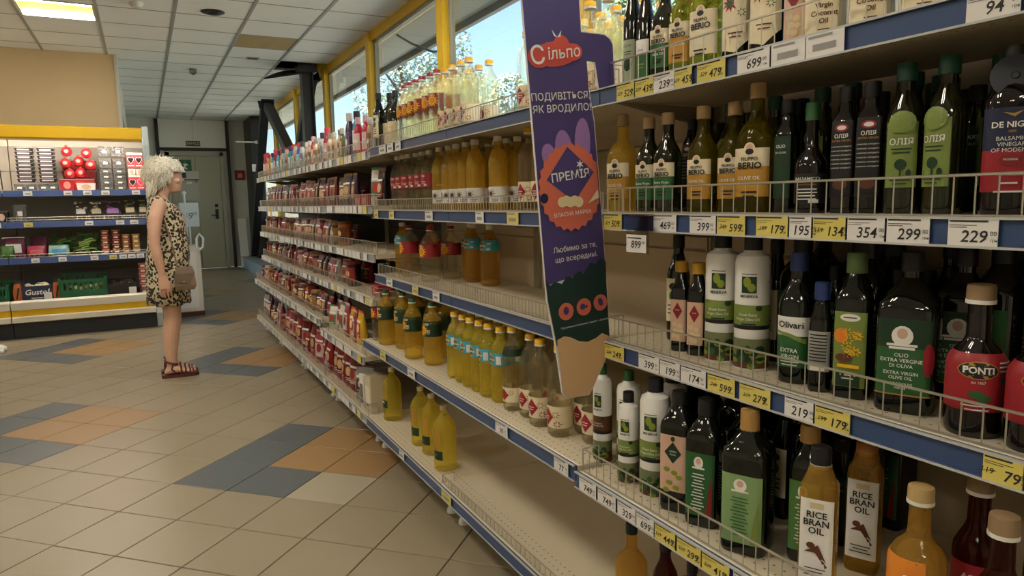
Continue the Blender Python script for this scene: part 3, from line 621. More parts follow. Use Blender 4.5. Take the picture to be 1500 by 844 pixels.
# olive oil in rounded bottles with portrait label
def berio(kind, h, w, gm, low, sub, capm=CORK):
    def dr(mb, F):
        k = w / .031; zt = h * .52
        disc(mb, F, 0, zt - .006 * k, .0095 * k, .011 * k, 0); disc(mb, F, 0, zt - .005 * k, .006 * k, .008 * k, 1); disc(mb, F, 0, zt - .010 * k, .007 * k, .005 * k, 2)
        add_text(mb, 'FILIPPO', .0085 * k, F, 0, zt - .022 * k, 2, .02); add_text(mb, 'BERIO', .0145 * k, F, 0, zt - .033 * k, 2, .03)
        for q, s in enumerate(sub): add_text(mb, s, .0085 * k, F, 0, zt - .053 * k - q * .010 * k, 3, .01)
        lines(mb, F, 0, zt - .077 * k, (.026 * k, .02 * k), .007 * k, .0028 * k, 2)
    gl(kind, h, w, w, 3.0, gm, capm, (h * .13, h * .50), [CRM, low], dr, [CRM, PINK, BLK, WHT], zs=.56, a=(-1.05, 1.05), lfn=lambda u, v: 1 if v < .62 else 0)
berio('berio_yellow', .236, .031, OIL_O, MUST, ('OLIVE OIL',)); berio('berio_green', .235, .030, DKO, GRN, ('Extra Virgin', 'Olive Oil')); berio('berio_large', .262, .038, OIL_O, MUST, ('OLIVE OIL',)); berio('berio_white', .25, .036, OIL_O, CRM, ('Mild & Light', 'Olive Oil')); berio('berio_pale', .255, .037, OIL_G, MUST, ('OLIVE OIL',))
def txt_label(rows, decor=None, tm=0):
    def dr(mb, F):
        if decor: decor(mb, F)
        for s, size, z, mi, bold in rows: add_text(mb, s, size, F, 0, z, mi, bold)
    return dr
# tall square bottles with black labels and red seal
def seal(mb, F): disc(mb, F, 0, .153, .012, .007, 1); disc(mb, F, 0, .153, .008, .004, 0); disc(mb, F, 0, .053, .013, .009, 2)
gl('square_seal', .226, .021, .021, 5, DKB, BLK, (.03, .165), [BLK], txt_label([('ОЛІЯ', .0095, .138, 0, .02), ('EXTRA VIRGIN', .005, .13, 3, .01)] + [('оливкова холодного', .0036, .12 - k * .0075, 0, 0) for k in range(6)], seal), [WHT, RED, BROWN, GOLD], zs=.70, neck=.012)
gl('square_side', .22, .02, .02, 5, DKG, BLK, (.03, .15), [DGRN], txt_label([('OLIO', .009, .13, 0, .02), ('DI OLIVA', .006, .118, 0, 0)]), [WHT], zs=.68, neck=.012)
# balsamic flask with green cap
gl('balsamic_flask', .205, .028, .028, 2, DKB, GRN, (.02, .075), [BLK], txt_label([('BALSAMICO', .008, .065, 0, .02), ('aceto di modena', .005, .055, 1, 0)], lambda mb, F: (lines(mb, F, 0, .045, (.034, .036, .03, .034), .006, .0022, 0), rect(mb, F, .004, .02, .021, .027, 0))), [WHT, GOLD], zs=.42, neck=.011, capz=.84, a=(-1.3, 1.3))
# arched green label
def oliya(mb, F):
    rect(mb, F, -.013, .013, .148, .153, 1); add_text(mb, 'ОЛІЯ', .014, F, 0, .118, 1, .01); lines(mb, F, 0, .106, (.03, .026), .006, .002, 0); disc(mb, F, 0, .082, .009, .009, 0); rect(mb, F, -.0012, .0012, .062, .08, 0, 1); disc(mb, F, .012, .068, .004, .006, 0); lines(mb, F, 0, .056, (.03, .02), .006, .002, 0); disc(mb, F, 0, .150, .02, .018, 2)
gl('arch_label', .246, .027, .027, 2.6, DKO, C_('capgreen', '1d4a3c'), (.045, .15), [LGRN], oliya, [DGRN, WHT, LGRN], zs=.62, neck=.0125, a=(-.85, .85), capr=.0155)
# balsamic vinegar with dark and red label and neck tag
def nigris(mb, F):
    poly(mb, F, [(-.012, .146), (0, .142), (.012, .147), (.002, .139)], 2); add_text(mb, 'DE NIGRIS', .0115, F, .002, .128, 0, .02); add_text(mb, '1889', .005, F, 0, .119, 2); add_text(mb, 'BALSAMIC', .008, F, 0, .109, 0); add_text(mb, 'VINEGAR', .008, F, 0, .101, 0); add_text(mb, 'OF MODENA', .008, F, 0, .093, 0)
    disc(mb, F, 0, .08, .014, .009, 1); add_text(mb, 'MODENA', .004, F, 0, .08, 0); lines(mb, F, 0, .058, (.03, .02, .035), .012, .0025, 0)
gl('nigris', .24, .034, .034, 3, DKB, BLK, (.035, .152), [RED, NAVY], nigris, [WHT, SKIRT, GOLD], zs=.66, neck=.014, a=(-1.2, 1.2), lfn=lambda u, v: 0 if v < .45 else 1)
# white bottle with green olive label
def minerva(kind, h, r, lowm=LGRN, capm=BLK, cw=.5):
    pr = [(0, r * .95, r * .95, 2), (.005, r, r, 2), (h * .80, r, r, 2), (h * .845, r * .9, r * .9, 2), (h * .87, r * .55, r * .55, 2), (h * .90, r * cw, r * cw, 2)]; F = front(pr); mb = MB(); k = r / .036; z = h
    rect(mb, F, -.015 * k, .015 * k, z * .58, z * .70, 0); disc(mb, F, -.004 * k, z * .66, .008 * k, .011 * k, 1); disc(mb, F, .005 * k, z * .62, .008 * k, .009 * k, 1); add_text(mb, 'MINERVA', .0085 * k, F, 0, z * .555, 0, .025); lines(mb, F, 0, z * .715, (.03 * k,), .004, .0015, 0)
    for q, s in enumerate(('Greek Extra', 'Virgin Olive Oil')): add_text(mb, s, .0075 * k, F, -.002 * k, z * .42 - q * .0095 * k, 2, .01)
    disc(mb, F, .02 * k, z * .47, .006 * k, .006 * k, 0); lines(mb, F, 0, z * .345, (.03 * k,), .005, .003, 0)
    rnd = random.Random(2); mb2 = MB()
    for q in range(26): disc(mb2, F, rnd.uniform(-.03, .03) * k, rnd.uniform(.03, .15) * z + (.04 * z if q % 2 else 0), rnd.uniform(.005, .009) * k, rnd.uniform(.004, .008) * k, q % 3, 8)
    parts = [('body', body(pr, WHT, 24), []), ('cap', cap(h * .88, h, r * cw * 1.05, capm), []),
             ('label', wrap(pr, h * .31, h * .49, -pi * .85, pi * .85, [lowm, BLK], nt=24, nz=6, fn=lambda u, v: 1 if v < .12 else 0), [('print', mb.mesh('print', [DGRN, OLIVE, WHT]))]),
             ('orchard_print', wrap(pr, h * .02, h * .24, -pi * .85, pi * .85, [OLIVE_D, BROWN], nt=24, fn=lambda u, v: 1 if v < .3 else 0, name='orchard_print'), [('trees_print', mb2.mesh('trees_print', [DGRN, GRN, OLIVE]))])]
    defp(kind, parts)
minerva('minerva', .285, .036); minerva('minerva_small', .232, .026); minerva('minerva_brown', .272, .025, BROWN, GRN, .45); minerva('minerva_tin', .262, .032, LGRN, GRN, .4)
# slim gold-capped bottle with diamond label
def diamond(mb, F): poly(mb, F, [(0, .118), (.012, .098), (0, .078), (-.012, .098)], 0); add_text(mb, 'OLIVE', .004, F, 0, .1, 1); [disc(mb, F, x, z, .007, .006, 2, 8) for x, z in ((-.008, .066), (.006, .062), (-.004, .05), (.009, .048), (-.009, .038), (.003, .035))]
gl('gold_cap', .215, .021, .021, 4.5, DKG, C_('capgold', 'c99a2e', .3), (.025, .125), [PINK], diamond, [SKIRT, WHT, SAND], zs=.66, neck=.011, capz=.88, capr=.0155)
gl('dark_tall', .27, .026, .026, 3, DKG, BLK, (.05, .16), [CRM], txt_label([], lambda mb, F: (disc(mb, F, 0, .14, .012, .009, 0), disc(mb, F, 0, .115, .011, .014, 1), lines(mb, F, 0, .09, (.03, .026, .03), .01, .003, 0))), [BLK, GRN], zs=.62, neck=.013)
# white top and green lower label
def olivari(mb, F): add_text(mb, 'Olivari', .018, F, 0, .116, 0, .015); poly(mb, F, [(-.028, .098), (-.028, .104), (0, .1), (.028, .09), (.028, .08), (0, .092)], 1); add_text(mb, 'EXTRA', .011, F, -.002, .066, 2, .01); add_text(mb, 'VIRGIN', .011, F, 0, .054, 2, .01); lines(mb, F, 0, .043, (.036, .03), .006, .002, 2)
gl('olivari', .255, .034, .034, 2.5, DKG, BLU, (.033, .132), [GRN, WHT], olivari, [BLK, LGRN, WHT], zs=.6, neck=.0145, a=(-1.1, 1.1), lfn=lambda u, v: 1 if v > .6 else 0, capz=.86)
gl('blue_cap', .205, .02, .02, 3, DKG, BLU, (.04, .115), [GREYL, WHT], txt_label([], lambda mb, F: (lines(mb, F, 0, .107, (.03,) * 9, .006, .0022, 0), rect(mb, F, -.013, .013, .042, .05, 1))), [BLK, WHT], zs=.62, neck=.012, capz=.84, a=(-1.1, 1.1))
def flowers(mb, F):
    disc(mb, F, 0, .148, .017, .007, 1); lines(mb, F, 0, .147, (.022,), .004, .002, 0); rnd = random.Random(4)
    disc(mb, F, -.014, .115, .012, .014, 3); [petals(mb, F, rnd.uniform(-.008, .018), rnd.uniform(.078, .126), .009, 2, 6) for _ in range(12)]; disc(mb, F, -.008, .076, .014, .008, 4); lines(mb, F, 0, .058, (.036,), .006, .006, 2); rect(mb, F, -.02, .02, .0245, .05, 5); lines(mb, F, 0, .044, (.026, .02), .006, .002, 1)
gl('flower_square', .262, .031, .031, 5, DKG, C_('capdull', '5f7a4a'), (.022, .158), [LGRN], flowers, [DGRN, WHT, YEL, ORG, BROWN, DGRN], zs=.66, neck=.014, capz=.86, a=(-.72, .72), capr=.0175)
# large square with crest
def crest(mb, F):
    disc(mb, F, -.003, .132, .016, .017, 0); disc(mb, F, -.003, .136, .008, .009, 3); lines(mb, F, -.003, .115, (.045, .038), .005, .004, 0)
    for q, (s, z, sz) in enumerate((('OLIO', .1, .009), ('EXTRA VERGINE', .091, .0085), ('DI OLIVA', .082, .0085), ('EXTRA VIRGIN', .070, .0078), ('OLIVE OIL', .062, .0078), ('HUILE D’OLIVE', .052, .0055), ('VIERGE', .045, .0055))): add_text(mb, s, sz, F, -.003, z, 0, .01)
    disc(mb, F, .036, .095, .008, .028, 1); rect(mb, F, -.042, .042, .0325, .035, 2)
gl('crest_square', .268, .046, .046, 5, DKG, BLK, (.032, .16), [GRN, DGRN], crest, [WHT, RED, GOLD, PINK], zs=.64, neck=.015, a=(-.75, .75), lfn=lambda u, v: 1 if v > .55 else 0)
def crest2(kind, w, h, lm, capm, texm, coll=None):
    k = w / .046
    def dr(mb, F):
        disc(mb, F, -.002, .145, .013 * k, .013, 0); disc(mb, F, -.002, .148, .007 * k, .007, 1); lines(mb, F, -.002, .131, (.034 * k,), .005, .004, 0)
        for q in range(12): lines(mb, F, -.002, .118 - q * .0068, ((.03, .036, .022)[q % 3] * k,), .006, .0024, 2)
        poly(mb, F, [(.02 * k, .03), (.036 * k, .03), (.036 * k, .12), (.028 * k, .09)], 3)
    gl(kind, h, w, w, 5, DKG, capm, (.026, .166), [lm], dr, [WHT, PINK, texm, SKIRT if lm is GRN else LGRN], zs=.68, neck=.0155, a=(-.72, .72), capz=.87, capr=.0185, coll=coll)
crest2('crest_green', .037, .278, GRN, BLK, WHT); crest2('crest_light', .046, .288, C_('lightgreen', '7c9a66'), C_('capbronze', 'a8824a', .35), GRN, C_('capbronze', 'a8824a')); crest2('crest_dark', .032, .272, C_('midgreen', '4f7a3f'), C_('capbronze', 'a8824a'), WHT)
def leafdia(mb, F): poly(mb, F, [(0, .165), (.02, .14), (0, .115), (-.02, .14)], 0); add_text(mb, 'GREEN', .0055, F, 0, .143, 1); add_text(mb, 'OLIVE', .0055, F, 0, .136, 1); [disc(mb, F, x, z, .008, .006, 2, 8) for x, z in ((-.014, .1), (.004, .094), (.015, .085), (-.008, .07), (.008, .06), (-.015, .052))]; disc(mb, F, 0, .172, .005, .006, 0)
gl('pink_square', .275, .037, .037, 5, DKG, BLK, (.05, .18), [PINK], leafdia, [DGRN, WHT, OLIVE], zs=.7, neck=.0165, a=(-.72, .72), capz=.88, capr=.018, coll=GREYL)
# red label vinegar
def ponti(mb, F):
    disc(mb, F, -.004, .104, .026, .0135, 1); disc(mb, F, -.004, .104, .0245, .012, 0); add_text(mb, 'PONTI', .0135, F, -.004, .104, 2, .03); add_text(mb, 'dal 1867', .0055, F, -.004, .086, 2); disc(mb, F, -.006, .068, .01, .006, 3); disc(mb, F, .004, .063, .009, .006, 3); lines(mb, F, -.004, .05, (.04, .03), .006, .002, 2)
    rect(mb, F, .024, .038, .085, .093, 3, 2); lines(mb, F, .03, .115, (.016, .016, .014), .006, .002, 2)
gl('ponti', .228, .04, .04, 2, DKB, C_('captan', '8f7658', .5), (.042, .128), [RED], ponti, [BLK, GOLD, WHT, GRN], zs=.46, neck=.016, capz=.9, a=(-1.7, 1.7), capr=.0195, coll=WHT)
def wine(kind, gm): gl(kind, .26, .034, .034, 2, gm, C_('captan', '8f7658', .5), (.04, .12), [RED], txt_label([('ACETO', .012, .1, 0, .02), ('di vino', .008, .085, 0, 0)], lambda mb, F: lines(mb, F, 0, .07, (.03, .026, .03), .008, .003, 0)), [WHT], zs=.5, neck=.0155, capz=.9, a=(-1.4, 1.4), capr=.019, coll=WHT)
wine('vinegar_red', OIL_R)
gl('amber_round', .25, .042, .042, 2, OIL_A, C_('captan2', 'b59a66', .5), (.05, .14), [ORG], txt_label([('ОЦЕТ', .014, .11, 0, .02)], lambda mb, F: (poly(mb, F, [(-.02, .06), (.03, .075), (.02, .1)], 1), lines(mb, F, -.01, .092, (.03,), .006, .003, 0))), [WHT, RED], zs=.5, neck=.0155, capz=.91, a=(-1.6, .3), capr=.019, coll=WHT)
def rice(mb, F):
    rect(mb, F, -.011, .011, .166, .176, 2)
    for q, s in enumerate(('RICE', 'BRAN', 'OIL')): add_text(mb, s, .0165, F, 0, .154 - q * .0145, 0, .02)
    poly(mb, F, [(-.018, .085), (.004, .1), (.018, .07), (.0, .085)], 1); [poly(mb, F, [(-.004 + k * .006, .088 - k * .006), (.008 + k * .004, .084 - k * .007), (.004 + k * .004, .08 - k * .007)], 1) for k in range(4)]; disc(mb, F, -.008, .098, .007, .006, 1); lines(mb, F, 0, .055, (.034, .026, .036), .006, .0018, 0)
gl('rice_bran', .27, .031, .028, 5, OIL_A, BLK, (.03, .182), [WHT], rice, [BLK, BROWN, SAND], zs=.70, neck=.0155, a=(-.74, .74), capz=.885, capr=.0175, coll=GREYL)
gl('rice_bran_amber', .25, .030, .027, 5, OIL_A, C_('capamber', 'a8703a', .35), (.03, .182), [WHT], rice, [BLK, BROWN, SAND], zs=.74, neck=.0165, a=(-.74, .74), capz=.9, capr=.019)
gl('oval_amber', .24, .044, .03, 2.2, OIL_A, C_('capdk', '14251f', .4), (.03, .09), [CRM], txt_label([('OLIO', .014, .06, 0, .02)]), [BROWN], zs=.52, neck=.0145, capz=.88, capr=.0165, a=(-1, 1))
gl('amber_yellow_label', .255, .03, .03, 3, OIL_R, BLK, (.02, .1), [YEL], txt_label([('OLIVE', .01, .08, 0, .02), ('OIL', .01, .068, 0, .02)]), [DGRN], zs=.6)
# wine style bottle with cream wave label and red flower
def wave(mb, F): poly(mb, F, [(-.03, .03), (0, .022), (.03, .05), (.03, .15), (0, .15), (-.03, .15)], 0); petals(mb, F, -.012, .12, .018, 1, 9); disc(mb, F, -.012, .12, .007, .007, 2); petals(mb, F, .012, .1, .01, 2, 7); lines(mb, F, 0, .06, (.03, .024), .008, .0025, 3)
gl('wave_label', .25, .034, .034, 2.2, DKG, BLK, (.05, .15), [CRM], wave, [CRM, RED, GRN, BROWN], zs=.64, neck=.0145)
gl('dark_scenic', .27, .022, .022, 2.4, DKG, BLK, (.02, .12), [C_('sage', '9aa58a')], txt_label([('OLIVE', .009, .105, 0, 0)], lambda mb, F: (disc(mb, F, 0, .06, .012, .016, 0), lines(mb, F, 0, .09, (.024, .02), .006, .002, 0))), [DGRN], zs=.62, neck=.012)
gl('dark_round_label', .25, .022, .022, 2.4, DKG, BLU, (.02, .11), [GRN, WHT], txt_label([('olive', .009, .085, 0, 0)], lambda mb, F: lines(mb, F, 0, .05, (.022, .018), .008, .003, 1)), [DGRN, LGRN], zs=.6, neck=.012, capz=.84, lfn=lambda u, v: 1 if v > .5 else 0)
# coconut oil jar
def jar(kind, h, r):
    pr = [(0, r * .93, r * .93, 2), (.005, r, r, 2), (h * .8, r, r, 2), (h * .84, r * .9, r * .9, 2), (h * .87, r * .9, r * .9, 2)]; F = front(pr); mb = MB()
    for q, s in enumerate(('Virgin', 'Coconut', 'Oil')): add_text(mb, s, .0125, F, 0, .06 - q * .0135, 0, .025)
    lines(mb, F, 0, .018, (.02,), .006, .002, 0); rect(mb, F, -.022, .022, .073, .0745, 0); rect(mb, F, r * .62, r * .9, .015, .07, 1, 2)
    defp(kind, [('body', body(pr, C_('coconut', 'd9cfa8', .25), 24), []), ('lid', MB().lathe([(r * .96, h * .86), (r * .96, h * .98), (r * .9, h)], 24).mesh('lid', GOLD, True), []), ('label', wrap(pr, .008, .09, -1.1, 1.1, [CRM]), [('print', mb.mesh('print', [BROWN, GREYL]))])])
jar('coconut_jar', .125, .038)

CNT = {}
def bottle(kind, x, y, z, label, group, turn=12, s=1.0, name='oil_bottle', cat='bottle', sz=None):
    t = thing(name, label, cat, (x, y, z), radians(-90 + turn), group); t.scale = (s, s, sz or s)
    for nm, me, subs in P[kind]:
        o = put(nm, me, t)
        for n2, m2 in subs: put(n2, m2, o)
    return t
rb = random.Random(21)
Z1, Z2, Z3, Z4, Z5 = 1.54, 1.233, .904, .562, .162
Y2, Y3, Y4 = 1.233, .907, .575
GO = 'olive oil and vinegar bottles'
# ---- olive oil bay, top shelf
bottle('dark_scenic', 1.12, 1.452, Z1, 'slim dark oil bottle with sage label at the end of the top shelf', GO, 15)
bottle('dark_round_label', 1.12, 1.40, Z1, 'dark oil bottle with white and green label and blue cap on top shelf', GO, 15)
bottle('berio_green', 1.12, 1.33, Z1, 'dark oil bottle with cream and green portrait label on the top shelf', GO, 18)
bottle('berio_yellow', 1.12, 1.262, Z1, 'olive oil bottle with mustard portrait label on the top shelf', GO, 18)
bottle('berio_white', 1.12, 1.185, Z1, 'olive oil bottle with all cream portrait label on the top shelf', GO, 18)
for y, q in ((1.105, 'beside the cream portrait label'), (1.03, 'beside the coconut jars')): bottle('wave_label', 1.13, y, Z1, 'dark bottle with cream wave label and red flower ' + q, 'red flower wave label bottles', 30, 1.0)
bottle('gold_cap', 1.14, .967, Z1, 'slim dark bottle with pink diamond label on the top shelf beside the coconut jars', GO, 20)
for y, q in ((.885, 'next to the slim pink label bottle'), (.795, 'standing between two like jars'), (.705, 'closing its row above the vinegar bottle')): bottle('coconut_jar', 1.12, y, Z1, 'cream coconut oil jar ' + q, 'coconut oil jars', 30, name='coconut_jar', cat='jar')
# ---- second shelf
bottle('berio_pale', 1.14, 1.52, Z2, 'pale oil bottle with mustard portrait label next to the purple board', GO, 20)
for x, y, q in ((1.14, 1.41, 'next to the pale oil bottle'), (1.12, 1.315, 'next to the mustard labels')): bottle('berio_green', x, y, Z2, 'dark oil bottle with green portrait label ' + q, 'green portrait label bottles', 20)
for x, y, q in ((1.12, 1.196, 'next to the green labels'), (1.14, 1.122, 'touching the largest mustard one')): bottle('berio_yellow', x, y, Z2, 'olive oil bottle with mustard portrait label ' + q, 'mustard portrait label bottles', 20)
bottle('berio_large', 1.12, 1.041, Z2, 'largest olive oil bottle with mustard portrait label on second shelf', GO, 22)
bottle('square_side', 1.13, .972, Z2, 'narrow square dark bottle beside the largest mustard label bottle', GO, 4)
bottle('balsamic_flask', 1.11, .90, Z2, 'small round dark flask with green cap on second shelf', GO, 25)
bottle('square_seal', 1.13, .843, Z2, 'square dark bottle with red seal next to the green capped flask', GO, 15); bottle('square_seal', 1.12, .788, Z2, 'square dark bottle with red seal next to the arched green label', GO, 25)
bottle('arch_label', 1.12, .728, Z2, 'dark bottle with arched green label beside the red seal bottles', GO, 25)
bottle('arch_label', 1.12, .660, Z2, 'dark bottle with arched green label turned to the side', GO, -5); bottle('arch_label', 1.19, .62, Z2, 'dark bottle in the second row behind the arched green labels', GO, -60)
n_ = bottle('nigris', 1.11, .563, Z2, 'dark balsamic vinegar bottle with red and navy label and round neck tag', GO, 30)
ntag = MB().lathe([(.03, -.001), (.03, .001)], 20).lathe([(.006, .001), (.004, .003)], 10).mesh('neck_tag', mat('neck_tag', '20242c', .45)); o = put('neck_tag', ntag, n_, (0, -.022, .196)); o.rotation_euler = (radians(80), 0, 0)
bottle('nigris', 1.11, .487, Z2, 'dark balsamic vinegar bottle with red and navy label beyond the tagged one', GO, 30)
# ---- third shelf
bottle('dark_tall', 1.2, 1.364, Z3, 'tall dark bottle with pale label behind the gold capped pair', GO, 20)
for y in (1.262, 1.205): bottle('gold_cap', 1.12, y, Z3, 'slim dark bottle with gold cap and pink diamond label on third shelf', 'gold capped bottles', 25)
for y, q in ((1.135, 'next to the gold capped pair'), (1.048, 'next to the blue capped bottle')): bottle('minerva', 1.125, y, Z3, 'white olive oil bottle with light green label ' + q, 'white olive oil bottles on the third shelf', 32, 1.0)
bottle('olivari', 1.12, .927, Z3, 'dark oil bottle with white and green label and blue cap on third shelf', GO, 18)
bottle('blue_cap', 1.1, .857, Z3, 'small dark bottle with blue cap showing its back label', GO, 25)
bottle('flower_square', 1.12, .803, Z3, 'square dark bottle with yellow flower label and light green cap', GO, 22)
bottle('crest_square', 1.13, .708, Z3, 'large square dark bottle with white crest on green label', GO, 24); bottle('crest_square', 1.27, .70, Z3, 'large square dark bottle with green label in the row behind', GO, 24)
bottle('ponti', 1.1, .582, Z3, 'round vinegar bottle with red label next to the crest bottle', GO, 38); bottle('ponti', 1.1, .496, Z3, 'round vinegar bottle with red label second from the crest bottle', GO, 38)
# ---- fourth shelf
bottle('minerva_brown', 1.05, 1.488, Z4, 'slim white oil bottle with brown label and green cap', GO, 25); bottle('minerva_tin', 1.09, 1.425, Z4, 'white olive oil bottle with light green label and green cap', GO, 30)
bottle('minerva_small', 1.03, 1.348, Z4, 'smallest white olive oil bottle with black cap on fourth shelf', GO, 32); bottle('minerva', 1.04, 1.258, Z4, 'tall white olive oil bottle with black cap on fourth shelf', GO, 32)
bottle('minerva', 1.13, 1.30, Z4, 'white olive oil bottle in the row behind the tall white one', GO, 32)
bottle('pink_square', 1.04, 1.172, Z4, 'square dark bottle with pink label and green diamond', GO, 26); bottle('crest_green', 1.04, 1.088, Z4, 'square dark bottle with deep green label and white crest', GO, 26)
bottle('crest_green', 1.13, 1.055, Z4, 'square dark bottle with deep green label behind the bronze cap bottle', GO, 20); bottle('crest_light', 1.035, .962, Z4, 'large square dark bottle with pale green label and bronze cap', GO, 26)
bottle('crest_dark', 1.1, .872, Z4, 'square dark bottle with mid green label between bronze cap and rice oil', GO, 24)
bottle('rice_bran', 1.02, .785, Z4, 'square golden rice oil bottle with black cap and white label', GO, 30); bottle('rice_bran_amber', 1.16, .795, Z4, 'square golden rice oil bottle with amber cap standing farther back', GO, 26)
bottle('amber_round', 1.05, .625, Z4, 'round golden vinegar bottle with tan cap', GO, 30)
bottle('vinegar_red', 1.15, .59, Z4, 'round red vinegar bottle with tan cap standing farther back', GO, 30); bottle('vinegar_red', 1.03, .495, Z4, 'round red vinegar bottle with tan cap at the shelf front', GO, 30); bottle('vinegar_red', 1.18, .50, Z4, 'round red vinegar bottle behind the front red vinegar', GO, 30)
# ---- bottom shelf
bottle('oval_amber', 1.1, 1.425, Z5, 'oval amber bottle with dark green cap on the bottom shelf', GO, 40); bottle('amber_yellow_label', 1.1, 1.287, Z5, 'dark red bottle with yellow label on the bottom shelf', GO, 35)
for y in (1.19, 1.1): bottle('dark_tall', 1.1, y, Z5, 'tall dark bottle with pale label on the bottom shelf', 'pale label bottles on the bottom shelf', 25, .9)
# ---- second and third rows of dark bottles
for sh, Zs, ys, xs in (('second', Z2, [.53 + k * .062 for k in range(14)], (1.215, 1.30, 1.375)), ('third', Z3, [.52, .59, .66, .79, .86, .93, 1.0, 1.07, 1.14], (1.225, 1.305, 1.375)), ('fourth', Z4, [.88, .955, 1.03, 1.105, 1.18, 1.255, 1.33], (1.215, 1.295, 1.375))):
    for r_, x in enumerate(xs):
        for k, y in enumerate(ys):
            if sh == 'third' and r_ == 0 and y < .75: continue
            if sh == 'second' and r_ == 0 and k in (1, 2): continue
            kd = ('square_side', 'arch_label', 'dark_tall', 'square_seal', 'arch_label')[(k + r_ * 2) % 5]
            if sh == 'second' and kd == 'dark_tall': kd = 'arch_label'
            if sh != 'second' and kd == 'arch_label': kd = 'crest_green'
            what = {'square_side': 'narrow square dark bottle with dark green label', 'arch_label': 'dark bottle with arched green label', 'crest_dark': 'square dark bottle with mid green label', 'square_seal': 'square dark bottle with red seal', 'dark_tall': 'tall dark bottle with pale label', 'crest_green': 'square dark bottle with deep green label'}[kd]
            bottle(kd, x + rb.uniform(-.006, .006), y + rb.uniform(-.006, .006), Zs, '%s in back rows of the %s shelf' % (what, sh), 'back row bottles', rb.uniform(-5, 20), .95 if kd == 'crest_dark' else 1.0)
gl('olive_jug', .27, .04, .04, 2.4, DKO, BLK, (.02, .12), [CRM], txt_label([], lambda mb, F: (lines(mb, F, 0, .09, (.05, .04, .05, .03), .015, .004, 0), rect(mb, F, .02, .03, .03, .1, 0, 2))), [SAND], zs=.6, a=(-1.5, 1.5))
for y in (3.42, 3.335): bottle('olive_jug', 1.13, y, Z1, 'dark olive bottle with tall cream label at the snack end of the top shelf', 'cream label dark bottles', 10)
bottle('dark_tall', 1.08, 3.445, Z1, 'slim black bottle at the seam with the snack racks', GO, 10)
# ---- sunflower oil bays
def row(kind, pts, z, label, group, turn=15, s=1.0, jit=.004, sz=None):
    for x, y in pts: bottle(kind, x + rb.uniform(-jit, jit), y + rb.uniform(-jit, jit), z, label, group, turn + rb.uniform(-14, 14), s, sz=sz)
row('pet_red', [(1.14, y) for y in (3.235, 3.15, 3.065, 2.98, 2.895, 2.81)] + [(1.235, y) for y in (3.24, 3.07, 2.9, 2.82)], Z1, 'clear oil bottle with red sunflower label and red cap on top shelf', 'red label oil on the top shelf')
row('pet_flower', [(1.14, y) for y in (2.725, 2.64, 2.56, 2.48)] + [(1.235, y) for y in (2.7, 2.6, 2.5)], Z1, 'clear oil bottle with red diamond label and yellow cap on top shelf', 'diamond label oil on the top shelf')
row('pet_flower', [(1.14, 2.03)] + [(x, y) for y in (1.93, 1.84, 1.755, 1.67, 1.585) for x in (1.14, 1.23, 1.32)], Z1, 'clear sunflower oil bottle with red diamond label behind the purple board', 'diamond label oil behind the board')
row('pet_redlow', [(1.14, y) for y in (3.36, 3.275, 3.19, 3.105, 3.02, 2.935)] + [(1.235, y) for y in (3.3, 3.15, 3.0)], Y2, 'clear sunflower oil bottle with red label and white cap on second shelf', 'red label oil on the second shelf', 8)
row('pet_purple', [(1.14, y) for y in (2.80, 2.715, 2.63, 2.545)] + [(1.13, 2.43), (1.14, 2.262)] + [(1.22, y) for y in (2.8, 2.7, 2.6, 2.5, 2.42, 2.34, 2.25)] + [(1.31, y) for y in (2.75, 2.6, 2.46, 2.32)], Y2, 'golden oil bottle with white and purple label on second shelf', 'purple label oil on the second shelf')
row('pet_flower', [(1.14, 2.03), (1.14, 1.94), (1.23, 1.98)], Y2, 'clear sunflower oil bottle with red diamond label on the second shelf', 'diamond label oil on the second shelf')
row('pet_red_wide', [(1.14, 3.24), (1.14, 2.955), (1.26, 3.25), (1.26, 3.0)], Y3, 'wide clear oil bottle with red sunflower label on third shelf', 'wide red label oil on the third shelf', 10, .95)
row('pet_teal', [(1.16, 3.40)], Y3, 'amber oil bottle with teal label by the snack racks', GO, 10); row('pet_teal', [(1.3, 2.84), (1.3, 2.66), (1.34, 2.95)], Y3, 'amber oil bottle with teal label standing at the back of the third shelf', 'teal label oil at the back', 10)
row('pet_red', [(1.1, 3.40), (1.02, 3.405), (1.2, 3.41)], Y4, 'clear sunflower oil bottle with red label and red cap on fourth shelf', 'red label oil on the fourth shelf', 10, .93)
row('pet_green', [(1.1, 3.27), (1.06, 3.14), (1.03, 2.915), (1.06, 2.755), (1.15, 3.18), (1.15, 2.98), (1.16, 2.86), (1.02, 3.28)], Y4, 'golden oil bottle with dark green sunflower label on fourth shelf', 'dark green label oil on the fourth shelf', 12)
row('pet_blue', [(1.055, y) for y in (2.50, 2.42, 2.34, 2.262, 2.185, 2.105)] + [(1.14, y) for y in (2.52, 2.44, 2.36, 2.28, 2.2, 2.12)] + [(1.225, y) for y in (2.48, 2.38, 2.28)], Y4, 'yellow oil bottle with teal label and yellow cap on fourth shelf', 'teal label oil on the fourth shelf', 15)
bottle('pet_dark', 1.05, 2.0, Y4, 'clear oil bottle with dark green neck sleeve and yellow cap', GO, 15)
row('pet_flower', [(1.06, 1.905), (1.05, 1.812), (1.045, 1.70), (1.13, 1.88), (1.13, 1.79), (1.13, 1.68), (1.10, 1.60)], Y4, 'clear sunflower oil bottle with red diamond label and yellow cap on fourth shelf', 'diamond label oil on the fourth shelf', 15)
bottle('pet_plain', 1.06, 3.36, Z5, 'wide yellow oil jug with plain sides on the bottom shelf', GO, 15, .98)
